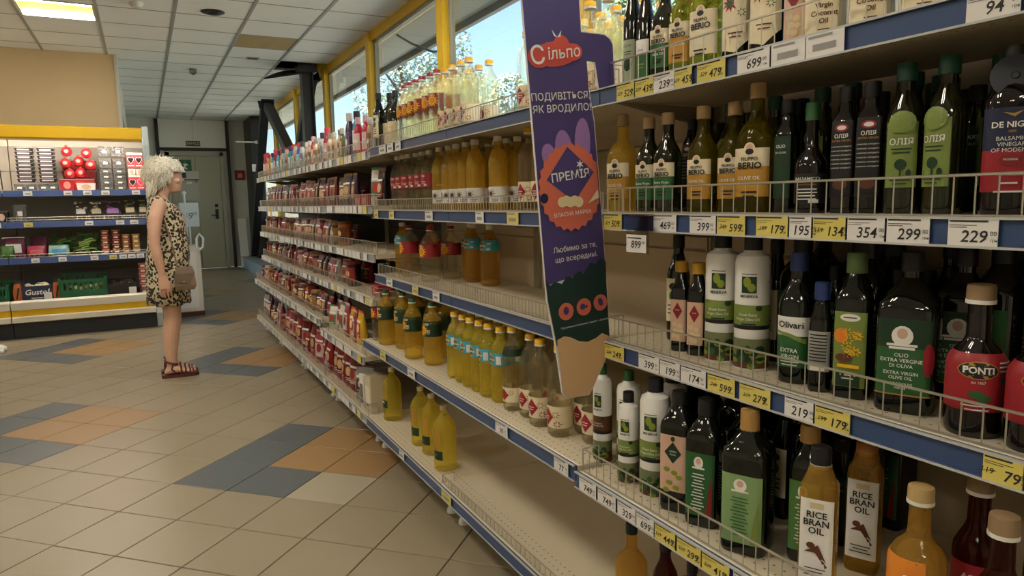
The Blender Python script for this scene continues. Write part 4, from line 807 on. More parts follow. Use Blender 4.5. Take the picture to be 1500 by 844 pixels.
for k, (x, y) in enumerate(((1.04, 2.605), (1.06, 2.80), (1.06, 2.937))): bottle('pet_strip', x, y, Z5, 'wide yellow oil jug with orange strip label on the bottom shelf', 'orange strip oil jugs', 30, .98)
# ================================================================ PROMOTIONAL BOARD
M_PURP = mat('board_purple', '41376a', .45); M_PURPL = mat('board_purple_light', '8a6aa0', .5); M_CORAL = mat('board_coral', 'c4654f', .5); M_GREENB = mat('board_green', '14302b', .5); M_TAN = mat('board_tan', 'cba67a', .5); M_EDGE = mat('board_edge', 'cfc8c4', .6)
sb = thing('promotional_board', 'tall purple promotional board hooked on the shelf end', 'sign', (0, 1.45, 0))
out = [(.783, 1.95), (.943, 1.95), (.958, 1.74), (.963, 1.668), (1.030, 1.668), (1.047, 1.660), (1.056, 1.645), (1.062, 1.545), (1.012, 1.535), (1.000, 1.601), (.975, 1.602), (.985, 1.53), (1.000, 1.455), (1.024, 1.202), (1.036, 1.05), (1.046, .90), (1.040, .868), (.992, .785), (.980, .768), (.91, .768), (.899, .785), (.882, .902), (.857, 1.024), (.825, 1.417), (.800, 1.723)]
MB().prism(out, 'y', -.003, .003).obj('panel', [M_EDGE], sb)
def layer(k): return lambda x, z: (x, -.0032 - k * .0006, z)
def art(name, polys, m, k):
    mb = MB(); F = layer(k)
    for i, p in enumerate(polys): mb.add([(q[0], F(*q)[1] - i * .00008, q[1]) for q in p], [tuple(range(len(p)))])
    return mb.obj(name, m, sb)
main = [(.785, 1.95), (.941, 1.95), (.956, 1.74), (.961, 1.666), (1.029, 1.666), (1.045, 1.658), (1.054, 1.645), (1.060, 1.547), (1.013, 1.538), (1.002, 1.599), (.977, 1.600), (.983, 1.53), (.998, 1.455), (1.022, 1.202), (1.031, 1.10), (.855, 1.06), (.827, 1.417), (.802, 1.723)]
art('purple_print', [main], M_PURP, 0)
art('green_print', [[(.853, 1.075), (.866, 1.06), (.88, 1.068), (.9, 1.062), (.915, 1.08), (.93, 1.076), (.95, 1.09), (.965, 1.084), (.985, 1.11), (1.0, 1.104), (1.015, 1.12), (1.032, 1.11), (1.034, 1.05), (1.044, .90), (.888, .915), (.884, .905), (.859, 1.024)]], M_GREENB, 1)
art('tan_print', [[(.884, .922), (.905, .93), (.925, .925), (.95, .912), (.975, .908), (1.0, .915), (1.02, .926), (1.043, .915), (1.043, .90), (1.038, .869), (.991, .787), (.979, .770), (.911, .770), (.901, .786)]], M_TAN, 2)
ell = lambda cx, cz, rx, rz, rot=0, n=20: [(cx + rx * cos(t) * cos(rot) - rz * sin(t) * sin(rot), cz + rx * cos(t) * sin(rot) + rz * sin(t) * cos(rot)) for t in [2 * pi * k / n for k in range(n)]]
art('pink_print', [ell(.868, 1.372, .020, .03, .3), ell(.910, 1.385, .025, .05, .15), ell(.963, 1.405, .023, .06, 0)], M_PURPL, 2)
jag = []
for k in range(52):
    t = 2 * pi * k / 52; r = 1.0 if k % 2 else .93; x, z = .928 + .093 * r * cos(t), 1.298 + .108 * r * sin(t); xl = .826 + (1.417 - z) * .081 if z < 1.417 else .826
    jag.append((min(max(x, xl + .001), 1.018 - (z - 1.2) * .095), z))
art('coral_print', [jag], M_CORAL, 3)
art('diamond_print', [[(.859, 1.315), (.938, 1.262), (.995, 1.335), (.918, 1.395)]], M_PURP, 4)
art('logo_print', [ell(.889, 1.610, .064, .029, .17), ell(.843, 1.600, .030, .026, .17), ell(.938, 1.618, .026, .020, .17), ell(.905, 1.632, .022, .022, 0)], mat('logo_red', 'c1493c', .45), 2)
art('leaf_print', [[(.893, 1.648), (.878, 1.664), (.884, 1.650)], [(.893, 1.648), (.905, 1.665), (.902, 1.650)]], M_WHITE, 3)
art('crumb_print', [ell(.926 + .012 * k, 1.262 + .003 * (k % 2), .013, .013) for k in (-2, -1, 0, 1, 2)], SAND, 5); art('cheese_print', [[(.978, 1.258), (1.006, 1.292), (1.010, 1.272)]], CRM, 5); art('plum_print', [ell(.852, 1.272, .011, .012)], NAVY, 5)
art('circle_print', [ell(.911, .992, .022, .022), ell(.964, .999, .022, .022), ell(1.014, 1.006, .021, .021)], M_CORAL, 3); art('fruit_print', [ell(.911, .994, .008, .01), ell(.960, 1.0, .008, .008), ell(1.014, 1.008, .007, .011, .4), ell(.971, 1.0, .004, .004)], M_PURP, 4)
F = layer(6); R_ = .09
def letter(*a, **k):
    m_ = MB(); add_text(m_, *a, **k); stuff(m_.obj('lettering', M_WHITE, sb))
letter('С', .058, F, .838, 1.600, 0, .008, rot=.17); letter('ільпо', .037, F, .910, 1.613, 0, .006, rot=.17, shear=.1)
letter('ПОДИВІТЬСЯ,', .0238, F, .901, 1.512, 0, .004, rot=R_); letter('ЯК ВРОДИЛО!', .0238, F, .905, 1.484, 0, .004, rot=R_)
letter('ПРЕМІЯ', .0285, F, .926, 1.325, 0, .012, rot=.14); letter('✶', .026, F, .953, 1.352, 0, .02); letter('ВЛАСНА МАРКА', .0135, F, .932, 1.234, 0, .003, rot=R_)
letter('Любимо за те,', .0185, F, .938, 1.150, 0, .003, rot=R_); letter('що всередині.', .0185, F, .942, 1.126, 0, .003, rot=R_); letter('Підтримка національних товарів – «Премія»', .0068, F, .966, .957, 0, .0, rot=R_)


# ================================================================ SNACK RACKS
def pouch(kind, w, d, h, c1, c2, c3, win=None):
    pr = [(0, w * .86, d * .8, 4), (.008, w * .95, d, 4), (h * .35, w, d * 1.05, 3), (h * .65, w * .97, d * .8, 3), (h * .85, w * .97, d * .35, 3), (h * .93, w * .98, .003, 4)]
    F = front(pr, .0012); mb = MB(); disc(mb, F, 0, h * .48, w * .5, h * .13, 0, 12); lines(mb, F, 0, h * .28, (w * 1.2, w * .8), h * .05, h * .018, 1); rect(mb, F, -w * .7, w * .7, h * .66, h * .72, 1, 3)
    defp(kind, [('pouch', body(pr, c1, 16, 'pouch'), []), ('top_seal', MB().box(-w * .98, w * .98, -.002, .002, h * .93, h).mesh('top_seal', c2), []),
                ('front_panel', wrap(pr, h * .22, h * .62, -.7, .7, [c2], nt=8), [('print', mb.mesh('print', [c3, WHT]))])])
SN = [('red', 'maroon', '86161f', '5f1018', 'c9a070'), ('dark red', 'tan', '5f0f17', '9a7460', '8f1f26'), ('brown', 'gold', '321a14', '7d5a2a', 'c9b080'), ('black', 'red', '191416', '8f1f26', 'd8c49a'), ('pink', 'white', '963a48', 'c0a8a4', '8f1f26'), ('silver', 'brown', '8f8a86', '5a3422', 'c9c4bd'), ('purple', 'gold', '3b2140', '9a7338', 'c9a58c'), ('orange', 'brown', '9a4f20', '5a2f1a', 'e0c07a'), ('yellow', 'red', 'd5ad2c', 'b3302c', 'f0dd90'), ('white', 'green', 'c9c3b8', '4d7a4f', 'b3302c')]
for a, b, c1, c2, c3 in SN:
    m = [mat('snack_%s_%d' % (a, k), c, .28 if k == 0 else .4, noise=(22, .25)) for k, c in enumerate((c1, c2, c3))]
    pouch('pouch_' + a, .046, .024, .19, *m); pouch('short_' + a, .042, .026, .13, *m)
    pr = [(0, .03, .03, 2), (.004, .032, .032, 2), (.10, .032, .032, 2), (.11, .03, .03, 2)]; F = front(pr); mb = MB(); disc(mb, F, 0, .06, .014, .014, 0, 10)
    defp('can_' + a, [('body', body(pr, m[0], 16), []), ('lid', MB().lathe([(.0325, .105), (.0325, .118), (.028, .12)], 16).mesh('lid', m[1], True), []), ('label', wrap(pr, .02, .09, -1.3, 1.3, [m[1]], nt=10), [('print', mb.mesh('print', [m[2]]))])])
def shampoo(kind, h, w, c1, capc, c2, capname='cap'):
    a = mat('sh_' + kind, c1, .25); b = mat('sh_cap_' + kind, capc, .35); c = mat('sh_lab_' + kind, c2, .4)
    pr = [(0, w * .9, w * .6, 2.5), (.006, w, w * .66, 2.5), (h * .6, w * 1.02, w * .66, 2.4), (h * .74, w * .8, w * .55, 2), (h * .8, .013, .013, 2), (h * .86, .012, .012, 2)]; F = front(pr); mb = MB(); disc(mb, F, 0, h * .36, w * .5, w * .5, 0, 10)
    defp(kind, [('body', body(pr, a, 16), []), ('cap', cap(h * .82, h, .017, b, n=12), []), ('label', wrap(pr, h * .15, h * .58, -.95, .95, [c], nt=8), [('print', mb.mesh('print', [WHT]))])])
SH = {'blue': ('2f7fa8', '16181c', 'c9d8dc'), 'darkviolet': ('2c2038', 'c9c2bd', '6a5080'), 'crimson': ('b0283f', 'c9a0a8', 'd8b8b8'), 'violet': ('6a3a78', '5a2a50', 'b08ab8'), 'tan': ('b09a80', 'c9c2bd', '7a5a40'), 'orange': ('d08a30', 'b3302c', 'e8d090'), 'skyblue': ('2b62b0', 'b3302c', '8ac0e0'), 'wine': ('8a1d33', 'c9304a', 'd0a0a8'), 'beige': ('c2b49a', '8f8a80', '8a6a50'), 'silver': ('a9adb0', '3a3a40', '6a7078'), 'teal': ('2f9aa0', '1c2a60', 'd0e0e0'), 'olive': ('6a6a4a', 'd0c8b8', 'c0b090')}
for k, (a, b, c) in SH.items(): shampoo('toiletry_' + k, .225, .033, a, b, c)
pr0 = {}
def carton(kind, w, d, h, c, c2):
    mb = MB().box(-w, w, -d, d, 0, h, bev=.003).mesh('carton', c); F = lambda x, z: (x, -d - .0008, z); t = MB(); rect(t, F, -w * .75, w * .75, h * .12, h * .72, 0, 1); s_ = MB(); G_ = lambda x, z: (x, -d - .0014, z); rect(s_, G_, -w * .5, w * .5, h * .17, h * .24, 0, 1)
    defp(kind, [('carton', mb, []), ('front_panel', t.mesh('front_panel', c2), [('print', s_.mesh('print', BROWN))]), ('lid_flap', MB().box(-w * .98, w * .98, -d * .98, 0, h, h + .002).mesh('lid_flap', c), [])])
carton('carton_cream', .04, .05, .2, C_('cartoncream', 'c9bda0'), C_('cartonpanel', 'ddd6c4')); carton('carton_white', .03, .05, .18, WHT, C_('cartongrey', '6a6560')); carton('carton_red', .055, .04, .06, C_('cartonred', '9c2632'), C_('cartonpink', 'c97a78'))
rn = random.Random(77)
BAYS = ((3.47, 4.47), (4.47, 5.47), (5.47, 6.47), (6.47, 7.4)); BN = ('beside the sunflower oil', 'in the second snack bay', 'in the third snack bay', 'in the end snack bay')
def stock(kind, x, y, z, what, li, b, name, cat, s=1.0, turn=None):
    lab = '%s on %s shelf %s' % (what, names6[li], BN[b]); bottle(kind, x, y, z, lab, lab, rn.uniform(-8, 22) if turn is None else turn, s, name, cat)
for b, (y0, y1) in enumerate(BAYS):
    LV = LV_C1 if b == 0 else LV_C2
    for li, (fx, zb, gh, gs) in enumerate(LV):
        z = zb + RAIL_H; H = (LV[li - 1][1] - z - .03) if li else .3
        y = y0 + .06
        while y < y1 - .045:
            step = .092
            if li == 0:
                seq = [['violet', 'violet', 'tan', 'crimson', 'crimson', 'blue', 'darkviolet', 'beige', 'olive', 'beige'], ['tan', 'beige', 'wine', 'silver', 'tan', 'beige', 'crimson', 'tan', 'silver', 'tan'], ['silver', 'skyblue', 'tan', 'orange', 'skyblue', 'teal', 'tan', 'skyblue', 'silver', 'orange'], ['teal', 'skyblue', 'wine', 'teal', 'orange', 'orange', 'wine', 'wine', 'wine', 'wine']][b]
                c = seq[int((y - y0) / step) % 10]; s = {'darkviolet': 1.15, 'blue': 1.15, 'wine': 1.05}.get(c, .85 if c in ('tan', 'beige', 'olive') else .95)
                stock('toiletry_' + c, fx + .07 + rn.uniform(-.01, .015), y, z, '%s toiletry bottle' % {'darkviolet': 'dark violet', 'skyblue': 'bright blue'}.get(c, c), li, b, 'toiletry_bottle', 'bottle', s)
            else:
                emp = {(0, 1): .55, (0, 2): .85, (0, 3): .62, (0, 4): .3, (0, 5): .42}.get((b, li), 0)
                if (y - y0) < emp * (y1 - y0) and not (li == 1 and rn.random() < .35):
                    y += step; continue
                if li == 5: pal = (['red', 'dark red', 'red', 'black'], ['red', 'dark red', 'pink', 'red'], ['red', 'dark red', 'red', 'pink'], ['white', 'silver', 'black', 'silver'])[b]
                elif li == 4 and b == 0: pal = ['yellow', 'yellow', 'white', 'pink']
                else: pal = ['red', 'dark red', 'brown', 'black', 'pink', 'silver', 'purple', 'red', 'dark red', 'orange', 'brown']
                c = rn.choice(pal); tall = H > .19 and rn.random() < .85; can = (not tall) and rn.random() < .25
                kd = ('can_' if can else 'pouch_' if tall else 'short_') + c
                hk = {'can_': .12, 'pouch_': .19, 'short_': .13}[kd.split('_')[0] + '_']; s = min(1.3, (H - .012) / hk) * rn.uniform(.9, 1)
                what = '%s %s' % (c, 'snack canister' if can else 'tall snack pouch' if tall else 'short snack pouch')
                stock(kd, fx + .07 + rn.uniform(0, .02), y, z, what, li, b, 'snack_canister' if can else 'snack_pouch', 'canister' if can else 'snack', s)
                if li in (1, 2, 3, 4, 5) and rn.random() < .45:
                    c2 = rn.choice(pal); stock('short_' + c2, fx + .19, y, z, '%s short back-row snack pouch' % c2, li, b, 'snack_pouch', 'snack', min(1.0, (H - .015) / .13))
            y += step + rn.uniform(-.006, .012)
# flat red packs laid along the second and fourth shelves, cartons at the seam
for k in range(3): stock('carton_red', F1 + .07, 3.62 + k * .13, 1.212 + RAIL_H if k else .725 + RAIL_H, 'flat red carton', 1 if k else 3, 0, 'snack_carton', 'carton', 1, 0)
stock('carton_cream', 1.03, 3.535, Z5, 'upright cream carton', 5, 0, 'dry_goods_carton', 'carton', 1.0, 5); stock('carton_white', 1.03, 3.655, Z5, 'upright white carton', 5, 0, 'dry_goods_carton', 'carton', 1.0, 5)
stock('pouch_white', F1 + .07, 3.60, 1.254, 'slumped white snack pouch', 1, 0, 'snack_pouch', 'snack', 1.05, 25); stock('short_silver', F2 + .09, 3.80, Z5, 'large grey foil snack pouch', 5, 0, 'snack_pouch', 'snack', 1.5, 40)
tg = thing('hanging_tag', 'round yellow promotional tag clipped under the second snack shelf', 'tag', (F1 - .014, 6.62, 1.205)); MB().prism(ell(0, 0, .05, .05), 'x', -.001, .001).obj('disc', YEL, tg); MB().box(-.001, .004, -.01, .01, .045, .06).obj('clip', M_STEEL, tg)
# ================================================================ REFRIGERATED DISPLAY
M_FW = mat('fridge_white', 'd0cabb', .35); M_FY = mat('fridge_yellow', 'd3a916', .35); M_FB = mat('fridge_kick', '22262a', .45); M_FBACK = mat('fridge_back', '8d8880', .5); M_FBLUE = mat('fridge_rail', '2f4474', .35); M_FDECK = mat('fridge_deck', '6b6862', .5)
M_FL = mat('fridge_tube', 'fff4e6', .4, emit=40.0)
SHELF = [(8.42, 1.39), (8.40, 1.08), (8.38, .722)]     # front y, rail bottom z
def fridge(x0, x1, label, end):
    t = thing('refrigerated_display', label, 'fridge', (0, 0, 0), 0, 'open refrigerated displays'); a, b = x0 + .004, x1 - .004
    MB().box(a, b, 8.24, 9.14, .0, .16).obj('kick_plate', M_FB, t); MB().prism([(8.18, .16), (8.16, .17), (8.16, .215), (8.18, .225), (8.4, .225), (8.4, .16)], 'x', a, b).obj('bumper', M_FW, t)
    MB().box(a, b, 8.19, 8.25, .225, .29).obj('yellow_band', M_FY, t); MB().prism([(8.18, .29), (8.175, .36), (8.19, .375), (8.26, .375), (8.26, .29)], 'x', a, b).obj('deck_front', M_FW, t)
    MB().box(a, b, 8.26, 9.1, .29, .345).obj('deck', M_FDECK, t)
    z = .345
    for k in range(6): MB().box(a, b, 9.06, 9.09, z + .003, z + .262, bev=.002).obj('back_panel', M_FBACK, t); z += .265
    MB().box(a, b, 9.09, 9.15, .1, 2.07).obj('rear_wall', M_FW, t); MB().box(a, b, 8.3, 9.15, 2.0, 2.07).obj('roof', M_FW, t)
    MB().prism([(8.22, 1.945), (8.2, 1.96), (8.2, 2.06), (8.23, 2.075), (8.32, 2.075), (8.32, 1.945)], 'x', a, b).obj('canopy', M_FY, t)
    MB().box(a + .03, b - .03, 8.36, 8.40, 1.955, 1.985).obj('light_tube', M_FL, t)
    for fy, zb in SHELF:
        s = MB().box(a, b, fy + .01, 9.05, zb + .035, zb + .06).obj('shelf', M_FW, t); MB().prism([(fy, zb), (fy - .008, zb + .004), (fy, zb + .064), (fy + .012, zb + .064), (fy + .012, zb)], 'x', a, b).obj('price_rail', M_FBLUE, s)
        if zb < 1.2:
            g = MB(); n = int((b - a) / .04)
            for zz in (.125, .10): g.tube([(a + .01, fy + .014, zb + zz - (.02 if zb > 1 else .03)), (b - .01, fy + .014, zb + zz - (.02 if zb > 1 else .03))], .003, 5)
            for k in range(n + 1): g.tube([(a + .01 + (b - a - .02) * k / n, fy + .014, zb + .06), (a + .01 + (b - a - .02) * k / n, fy + .014, zb + .1)], .0015, 4)
            g.obj('wire_guard', M_WIRE, s)
    if end:
        MB().prism([(8.17, .155), (8.2, .5), (8.32, 1.2), (8.2, 1.9), (8.2, 2.09), (9.15, 2.09), (9.15, .0), (8.24, 0)], 'x', x1, x1 + .055).obj('end_panel', mat('fridge_end', 'b9c4c8', .35), t)
    MB().prism([(8.5, 1.46), (8.47, 1.47), (8.36, 1.93), (8.38, 1.93)], 'x', x0 - .003, x0 + .003).obj('divider', M_BLACK, t)
fridge(-1.21, .05, 'open refrigerated display with end panel behind the woman', True); fridge(-2.47, -1.21, 'open refrigerated display continuing beyond the black divider', False)
def fpt(x, fy, zb, w_, c='w', lv=0):
    t = thing('price_tag', '%s price tag on the %s rail of the refrigerated display' % ('yellow' if c == 'y' else 'white', ('upper', 'middle', 'lower')[lv]), 'price tag', (x, fy - .008, zb + .012), 0, 'price tags on the refrigerated display'); o = MB().box(-w_ / 2, w_ / 2, -.002, 0, 0, .045).obj('card', M_TAGW if c == 'w' else M_TAGY, t); MB().box(-w_ * .3, w_ * .3, -.0026, -.002, .012, .024).obj('print', mat('ink_faint', '8d8c8a', .6), t)
for x, c in ((-1.0, 'w'), (-.66, 'w'), (-.49, 'w'), (-.33, 'w'), (-.05, 'w')): fpt(x, *SHELF[0], .075, c, 0)
for x, c in ((-1.02, 'y'), (-.5, 'w'), (-.22, 'w'), (-.09, 'w'), (-1.28, 'w')): fpt(x, *SHELF[1], .075, c, 1)
for x, c in ((-.99, 'w'), (-.76, 'w'), (-.48, 'w'), (-.31, 'y'), (-.22, 'w'), (-.14, 'w'), (-.06, 'w')): fpt(x, *SHELF[2], .07, c, 2)
# ---- produce
M_CLAM = mat('clamshell', 'dfe3e2', .12, trans=.85, ior=1.2); M_BERRY = mat('berry_black', '1b1820', .35, noise=(60, .5)); M_BERRYR = mat('berry_red', 'a3232a', .35, noise=(50, .4)); M_TRAYB = mat('tray_black', '1d1b1e', .4); M_POM = mat('fruit_red', 'a8202a', .3, noise=(9, .2)); M_GLASSW = mat('film_white', 'e4dcd6', .3)
def F_thing(name, label, cat, x, y, z, group=None): return thing(name, label, cat, (x, y, z), 0, group)
def berries(w, d, h, m, seed, r=.011, n=None):
    rnd = random.Random(seed); mb = MB(); n = n or 26
    for k in range(n):
        c = (rnd.uniform(-w, w), rnd.uniform(-d, d), rnd.uniform(r, max(r, h - r))); rr = r * rnd.uniform(.85, 1.1); mb.loft([[(c[0] + rr * q * cos(t), c[1] + rr * q * sin(t), c[2] + rr * zz) for t in [k2 * pi / 3 for k2 in range(6)]] for q, zz in ((.2, -1), (.85, -.5), (.85, .5), (.2, 1))])
    return mb.mesh('berries', m, True)
BM = [berries(.05, .035, .05, M_BERRY, 1), berries(.05, .035, .05, M_BERRYR, 2)]
def punnet(label, x, y, z, w=.06, h=.065, kind=0, group=None):
    t = F_thing('berry_punnet', label, 'punnet', x, y, z, group); d = .045
    MB().loft([[(-w * .9, -d * .9, 0), (w * .9, -d * .9, 0), (w * .9, d * .9, 0), (-w * .9, d * .9, 0)], [(-w, -d, h * .8), (w, -d, h * .8), (w, d, h * .8), (-w, d, h * .8)]]).obj('tray', M_CLAM, t); MB().box(-w * 1.03, w * 1.03, -d * 1.03, d * 1.03, h * .8, h * .9, bev=.003).obj('lid', M_CLAM, t)
    o = put('berries', BM[kind], t, (0, 0, .004)); o.scale = (w / .065, .95, h * .75 / .055); stuff(o)
    MB().box(-.02, .02, -d * 1.05 - .001, -d * 1.05, h * .3, h * .55).obj('sticker', M_TAGW, t)
def black_pack(label, x, y, z, group):
    t = F_thing('meat_tray', label, 'packed tray', x, y, z, group); MB().loft([[(-.065, -.05, 0), (.065, -.05, 0), (.065, .05, 0), (-.065, .05, 0)], [(-.075, -.06, .034), (.075, -.06, .034), (.075, .06, .034), (-.075, .06, .034)]]).obj('tray', M_TRAYB, t); MB().box(-.077, .077, -.062, .062, .034, .038).obj('film', mat('film_grey', '8d8a8c', .2), t); MB().box(-.05, .05, -.0615, -.0605, .01, .024).obj('sticker', mat('sticker_grey', '9a98a0', .4), t)
T1 = 1.45
for cx, nm in ((-1.02, 'stacked beside the divider'), (-.835, 'stacked beside the pomegranates')):
    for k in range(9): black_pack('black sealed tray %s on the upper shelf' % nm, cx, 8.62, T1 + .09 + k * .0385, 'black sealed trays ' + nm)
for k, cx in enumerate((-1.07, -.97, -.87, -.79)): punnet('low clear punnet of berries under the black trays', cx, 8.52, T1, .045, .075, 0 if k % 2 else 0, 'low berry punnets')
def pom(label, x, y, z, r=.052):
    t = F_thing('pomegranate', label, 'fruit', x, y, z, 'pomegranates on the upper shelf'); MB().lathe([(.012, 0), (r * .7, r * .18), (r, r * .85), (r * .95, r * 1.25), (r * .6, r * 1.75), (r * .2, r * 1.95)], 16).obj('fruit', M_POM, t, True); MB().lathe([(r * .18, r * 1.9), (r * .22, r * 2.05), (r * .3, r * 2.2), (r * .18, r * 2.1)], 8).obj('crown', mat('fruit_crown', 'a85a3a', .6), t, True)
    MB().prism(ell(0, r * .98, r * .38, r * .38, 0, 10), 'y', -r * 1.02, -r * .97).obj('sticker', mat('fruit_sticker', 'd98a80', .4), t)
def rbox(label, x, y, z, w, d, h, c, c2, group=None, name='fruit_tray'):
    t = F_thing(name, label, 'fruit pack', x, y, z, group); MB().loft([[(-w * .9, -d, 0), (w * .9, -d, 0), (w * .9, d, 0), (-w * .9, d, 0)], [(-w, -d * 1.05, h), (w, -d * 1.05, h), (w, d * 1.05, h), (-w, d * 1.05, h)]]).obj('tray', c, t); MB().prism(ell(0, h * .5, w * .5, h * .35, 0, 12), 'y', -d * 1.05 - .002, -d * .95).obj('label', c2, t); MB().box(-w, w, -d * 1.05, d * 1.05, h, h + .003).obj('film', mat('film_clear', 'c9b9b4', .15), t)
rbox('red plastic fruit tray on the upper shelf beside the black trays', -.665, 8.52, T1, .065, .05, .11, M_POM, mat('fruit_sticker', 'd98a80', .4)); rbox('white bowl of cut fruit on the upper shelf', -.50, 8.52, T1, .085, .05, .075, M_GLASSW, PINK, None, 'fruit_bowl')
rbox('red shelf riser carton under the pomegranates', -.58, 8.70, T1, .15, .06, .12, SKIRT, M_POM, None, 'riser_carton')
for k, (px_, pz_) in enumerate(((-.66, .36), (-.68, .24), (-.56, .26), (-.48, .34), (-.45, .22), (-.65, .13), (-.55, .14))): pom('round red pomegranate among the upper shelf pile', px_, 8.70 - (.06 if k in (3, 4) else 0), T1 + pz_)
for k, (rx_, rz_) in enumerate(((-.57, .10), (-.57, .215), (-.57, .33))): rbox('dark red fruit tray in the stack behind the pomegranates', -.57, 8.84, T1 + .11 * k, .16, .06, .1, SKIRT, M_POM, 'red fruit trays in the stack')
for r_ in range(2):
    for c_ in range(2): punnet('tall clear punnet of dark berries standing on the upper shelf', -.315 + c_ * .125, 8.66, T1 + .24 + r_ * .12, .058, .115, 0, 'tall dark berry punnets')
for c_ in range(2):
    for r_ in range(4): punnet('flat clear punnet of dark berries in the upper shelf stack', -.315 + c_ * .125, 8.60, T1 + r_ * .058, .058, .06, 0, 'flat dark berry punnets')
M_PKB = mat('pink_box', 'b8414e', .4); 
def heart_box(label, x, z, dark, group):
    t = F_thing('berry_box', label, 'box', x, 8.6, z, group); MB().box(-.0365, .0365, -.05, .05, 0, .16, bev=.003).obj('box', M_PKB, t)
    h_ = [(0, -.042), (.028, -.005), (.03, .018), (.015, .032), (0, .02), (-.015, .032), (-.03, .018), (-.028, -.005)]
    MB().prism([(a, b + .085) for a, b in h_], 'y', -.0525, -.05).obj('window', M_WHITE, t); MB().prism([(a * .85, b * .85 + .085) for a, b in h_], 'y', -.054, -.0525).obj('berries', M_BERRY if dark else mat('rasp', 'c2345a', .4), t); MB().box(-.0365, .0365, -.0515, -.05, .14, .16).obj('flap', M_WHITE, t); MB().box(-.03, .03, -.0515, -.05, .02, .03).obj('lettering', M_WHITE, t)
for k, (hx, hz, dk) in enumerate(((-.065, 0, 1), (.0, 0, 0), (-.065, .30, 1), (.0, .30, 1))): pass
heart_box('pink box with heart window of dark berries at the bottom row', -.075, T1, 1, None); heart_box('pink box with heart window of raspberries', .0, T1, 0, None)
for k, hx in enumerate((-.075, .0)): rbox('cream tray between the pink heart boxes', hx - .0, 8.6, T1 + .165, .036, .045, .06, M_GLASSW, PINK, 'cream trays between heart boxes')
for hx in (-.075, .0): heart_box('pink box with heart window of dark berries in the top row', hx, T1 + .235, 1, 'top row heart boxes')
# middle shelf
T2 = 1.145; punnet('clear box of red berries alone on the middle shelf', -1.09, 8.52, T2, .055, .19, 1); rbox('dark mixed fruit pack at the divider on the middle shelf', -1.24, 8.52, T2, .05, .05, .1, M_TRAYB, PINK)
def mush(label, x, c, c2, w=.058, h=.19):
    t = F_thing('mushroom_pack', label, 'pack', x, 8.53, T2); MB().box(-w, w, -.04, .04, 0, h * .45, bev=.004).obj('tray', mat('tray_dk', '3a3330', .4), t); rnd = random.Random(int(abs(x) * 100)); mb = MB()
    for k in range(12): mb.lathe([(.006, -.006), (.016, 0), (.014, .008), (.004, .013)], 7, (rnd.uniform(-w * .8, w * .8), rnd.uniform(-.03, .0), h * (.4 + .55 * rnd.random())))
    stuff(mb.obj('produce', c, t, True)); MB().box(-w * .7, w * .7, -.042, -.04, h * .35, h * .62).obj('label', c2, t); MB().box(-w, w, -.04, .04, h * .98, h).obj('film', M_CLAM, t)
M_MUSH = mat('mushroom', 'c9bda4', .6); mush('open pack of pale mushrooms with white label', -.57, M_MUSH, M_WHITE); mush('pack of creamy mushrooms filled to the brim', -.43, M_MUSH, M_MUSH); mush('purple labelled mushroom pack', -.28, mat('beet', '7a3a6a', .5), mat('lilac', 'a07ab8', .5), .075); mush('green sprout pack stacked on the middle shelf', -.12, mat('sprout', '7a8450', .6), M_MUSH, .055, .2); mush('green herb pack by the end panel', .0, mat('sprout', '7a8450', .6), M_MUSH, .045, .2)
# lower shelf
T3 = .785
def bag(label, x, z, w, h, c, c2, y=8.5, d=.05, rot=0):
    t = F_thing('salad_bag', label, 'bag', x, y, z); pr = [(0, w * .8, d * .7, 3), (h * .2, w, d, 2.6), (h * .6, w * .98, d * .85, 2.6), (h * .9, w * .9, d * .3, 3), (h, w * .92, .004, 4)]
    put('bag', body(pr, c, 16, 'bag'), t); put('label', wrap(pr, h * .25, h * .7, -.6, .6, [c2], nt=8), t); MB().box(-w * .92, w * .92, -.004, .004, h * .97, h * 1.05).obj('top_seal', c2, t)
M_CAB = mat('red_cabbage', '6a2440', .35, noise=(25, .4)); M_SAL = mat('salad_green', '3f6a2c', .4, noise=(25, .5)); bag('white labelled bag of red cabbage on the lower shelf', -1.17, T3, .1, .2, M_CAB, M_WHITE); bag('dark red cabbage bag beside the white labelled one', -.97, T3, .08, .19, M_CAB, mat('cab_film', '5a2a3a', .3), 8.62); bag('bright red radish bag lying in front', -.98, T3, .085, .11, mat('radish', '9a2440', .35, noise=(20, .3)), mat('radish_l', 'b84a60', .4), 8.46); bag('blue labelled salad bag lying in front of the greens', -.79, T3, .095, .11, mat('salad_film', '8fb0a8', .25), mat('label_blue', '3f8fb8', .4), 8.46); bag('green herb bag at the left of the lower shelf', -1.22, T3, .06, .12, M_SAL, M_SAL, 8.44)
def leafy(label, x, z, w, seed, y=8.55):
    t = F_thing('leafy_bunch', label, 'vegetable', x, y, z); rnd = random.Random(seed); mb = MB()
    for k in range(70):
        p = Vector((rnd.uniform(-w, w), rnd.uniform(-.06, .08), rnd.uniform(.02, .24) * (1 - .3 * rnd.random()))); u = Vector((rnd.gauss(0, 1), rnd.gauss(0, .4), rnd.gauss(0, .6))).normalized() * rnd.uniform(.025, .05); v = u.orthogonal().normalized() * .015
        mb.add([p - u, p + v - u * .2, p + u, p - v - u * .2], [(0, 1, 2, 3)])
    stuff(mb.obj('leaves', M_SAL, t)); sm = MB()
    for k in range(7): sm.tube([(rnd.uniform(-w, 0), -.07, .03 + .02 * k), (rnd.uniform(0, w), -.07, .05 + .02 * k)], .008, 6)
    sm.obj('stalks', mat('stalk', '7fa046', .4), t)
leafy('bunch of leafy greens behind the blue labelled bag', -.77, T3, .09, 1, 8.62); leafy('bunch of leafy greens with pale stalks beside the tomatoes', -.55, T3, .11, 2)
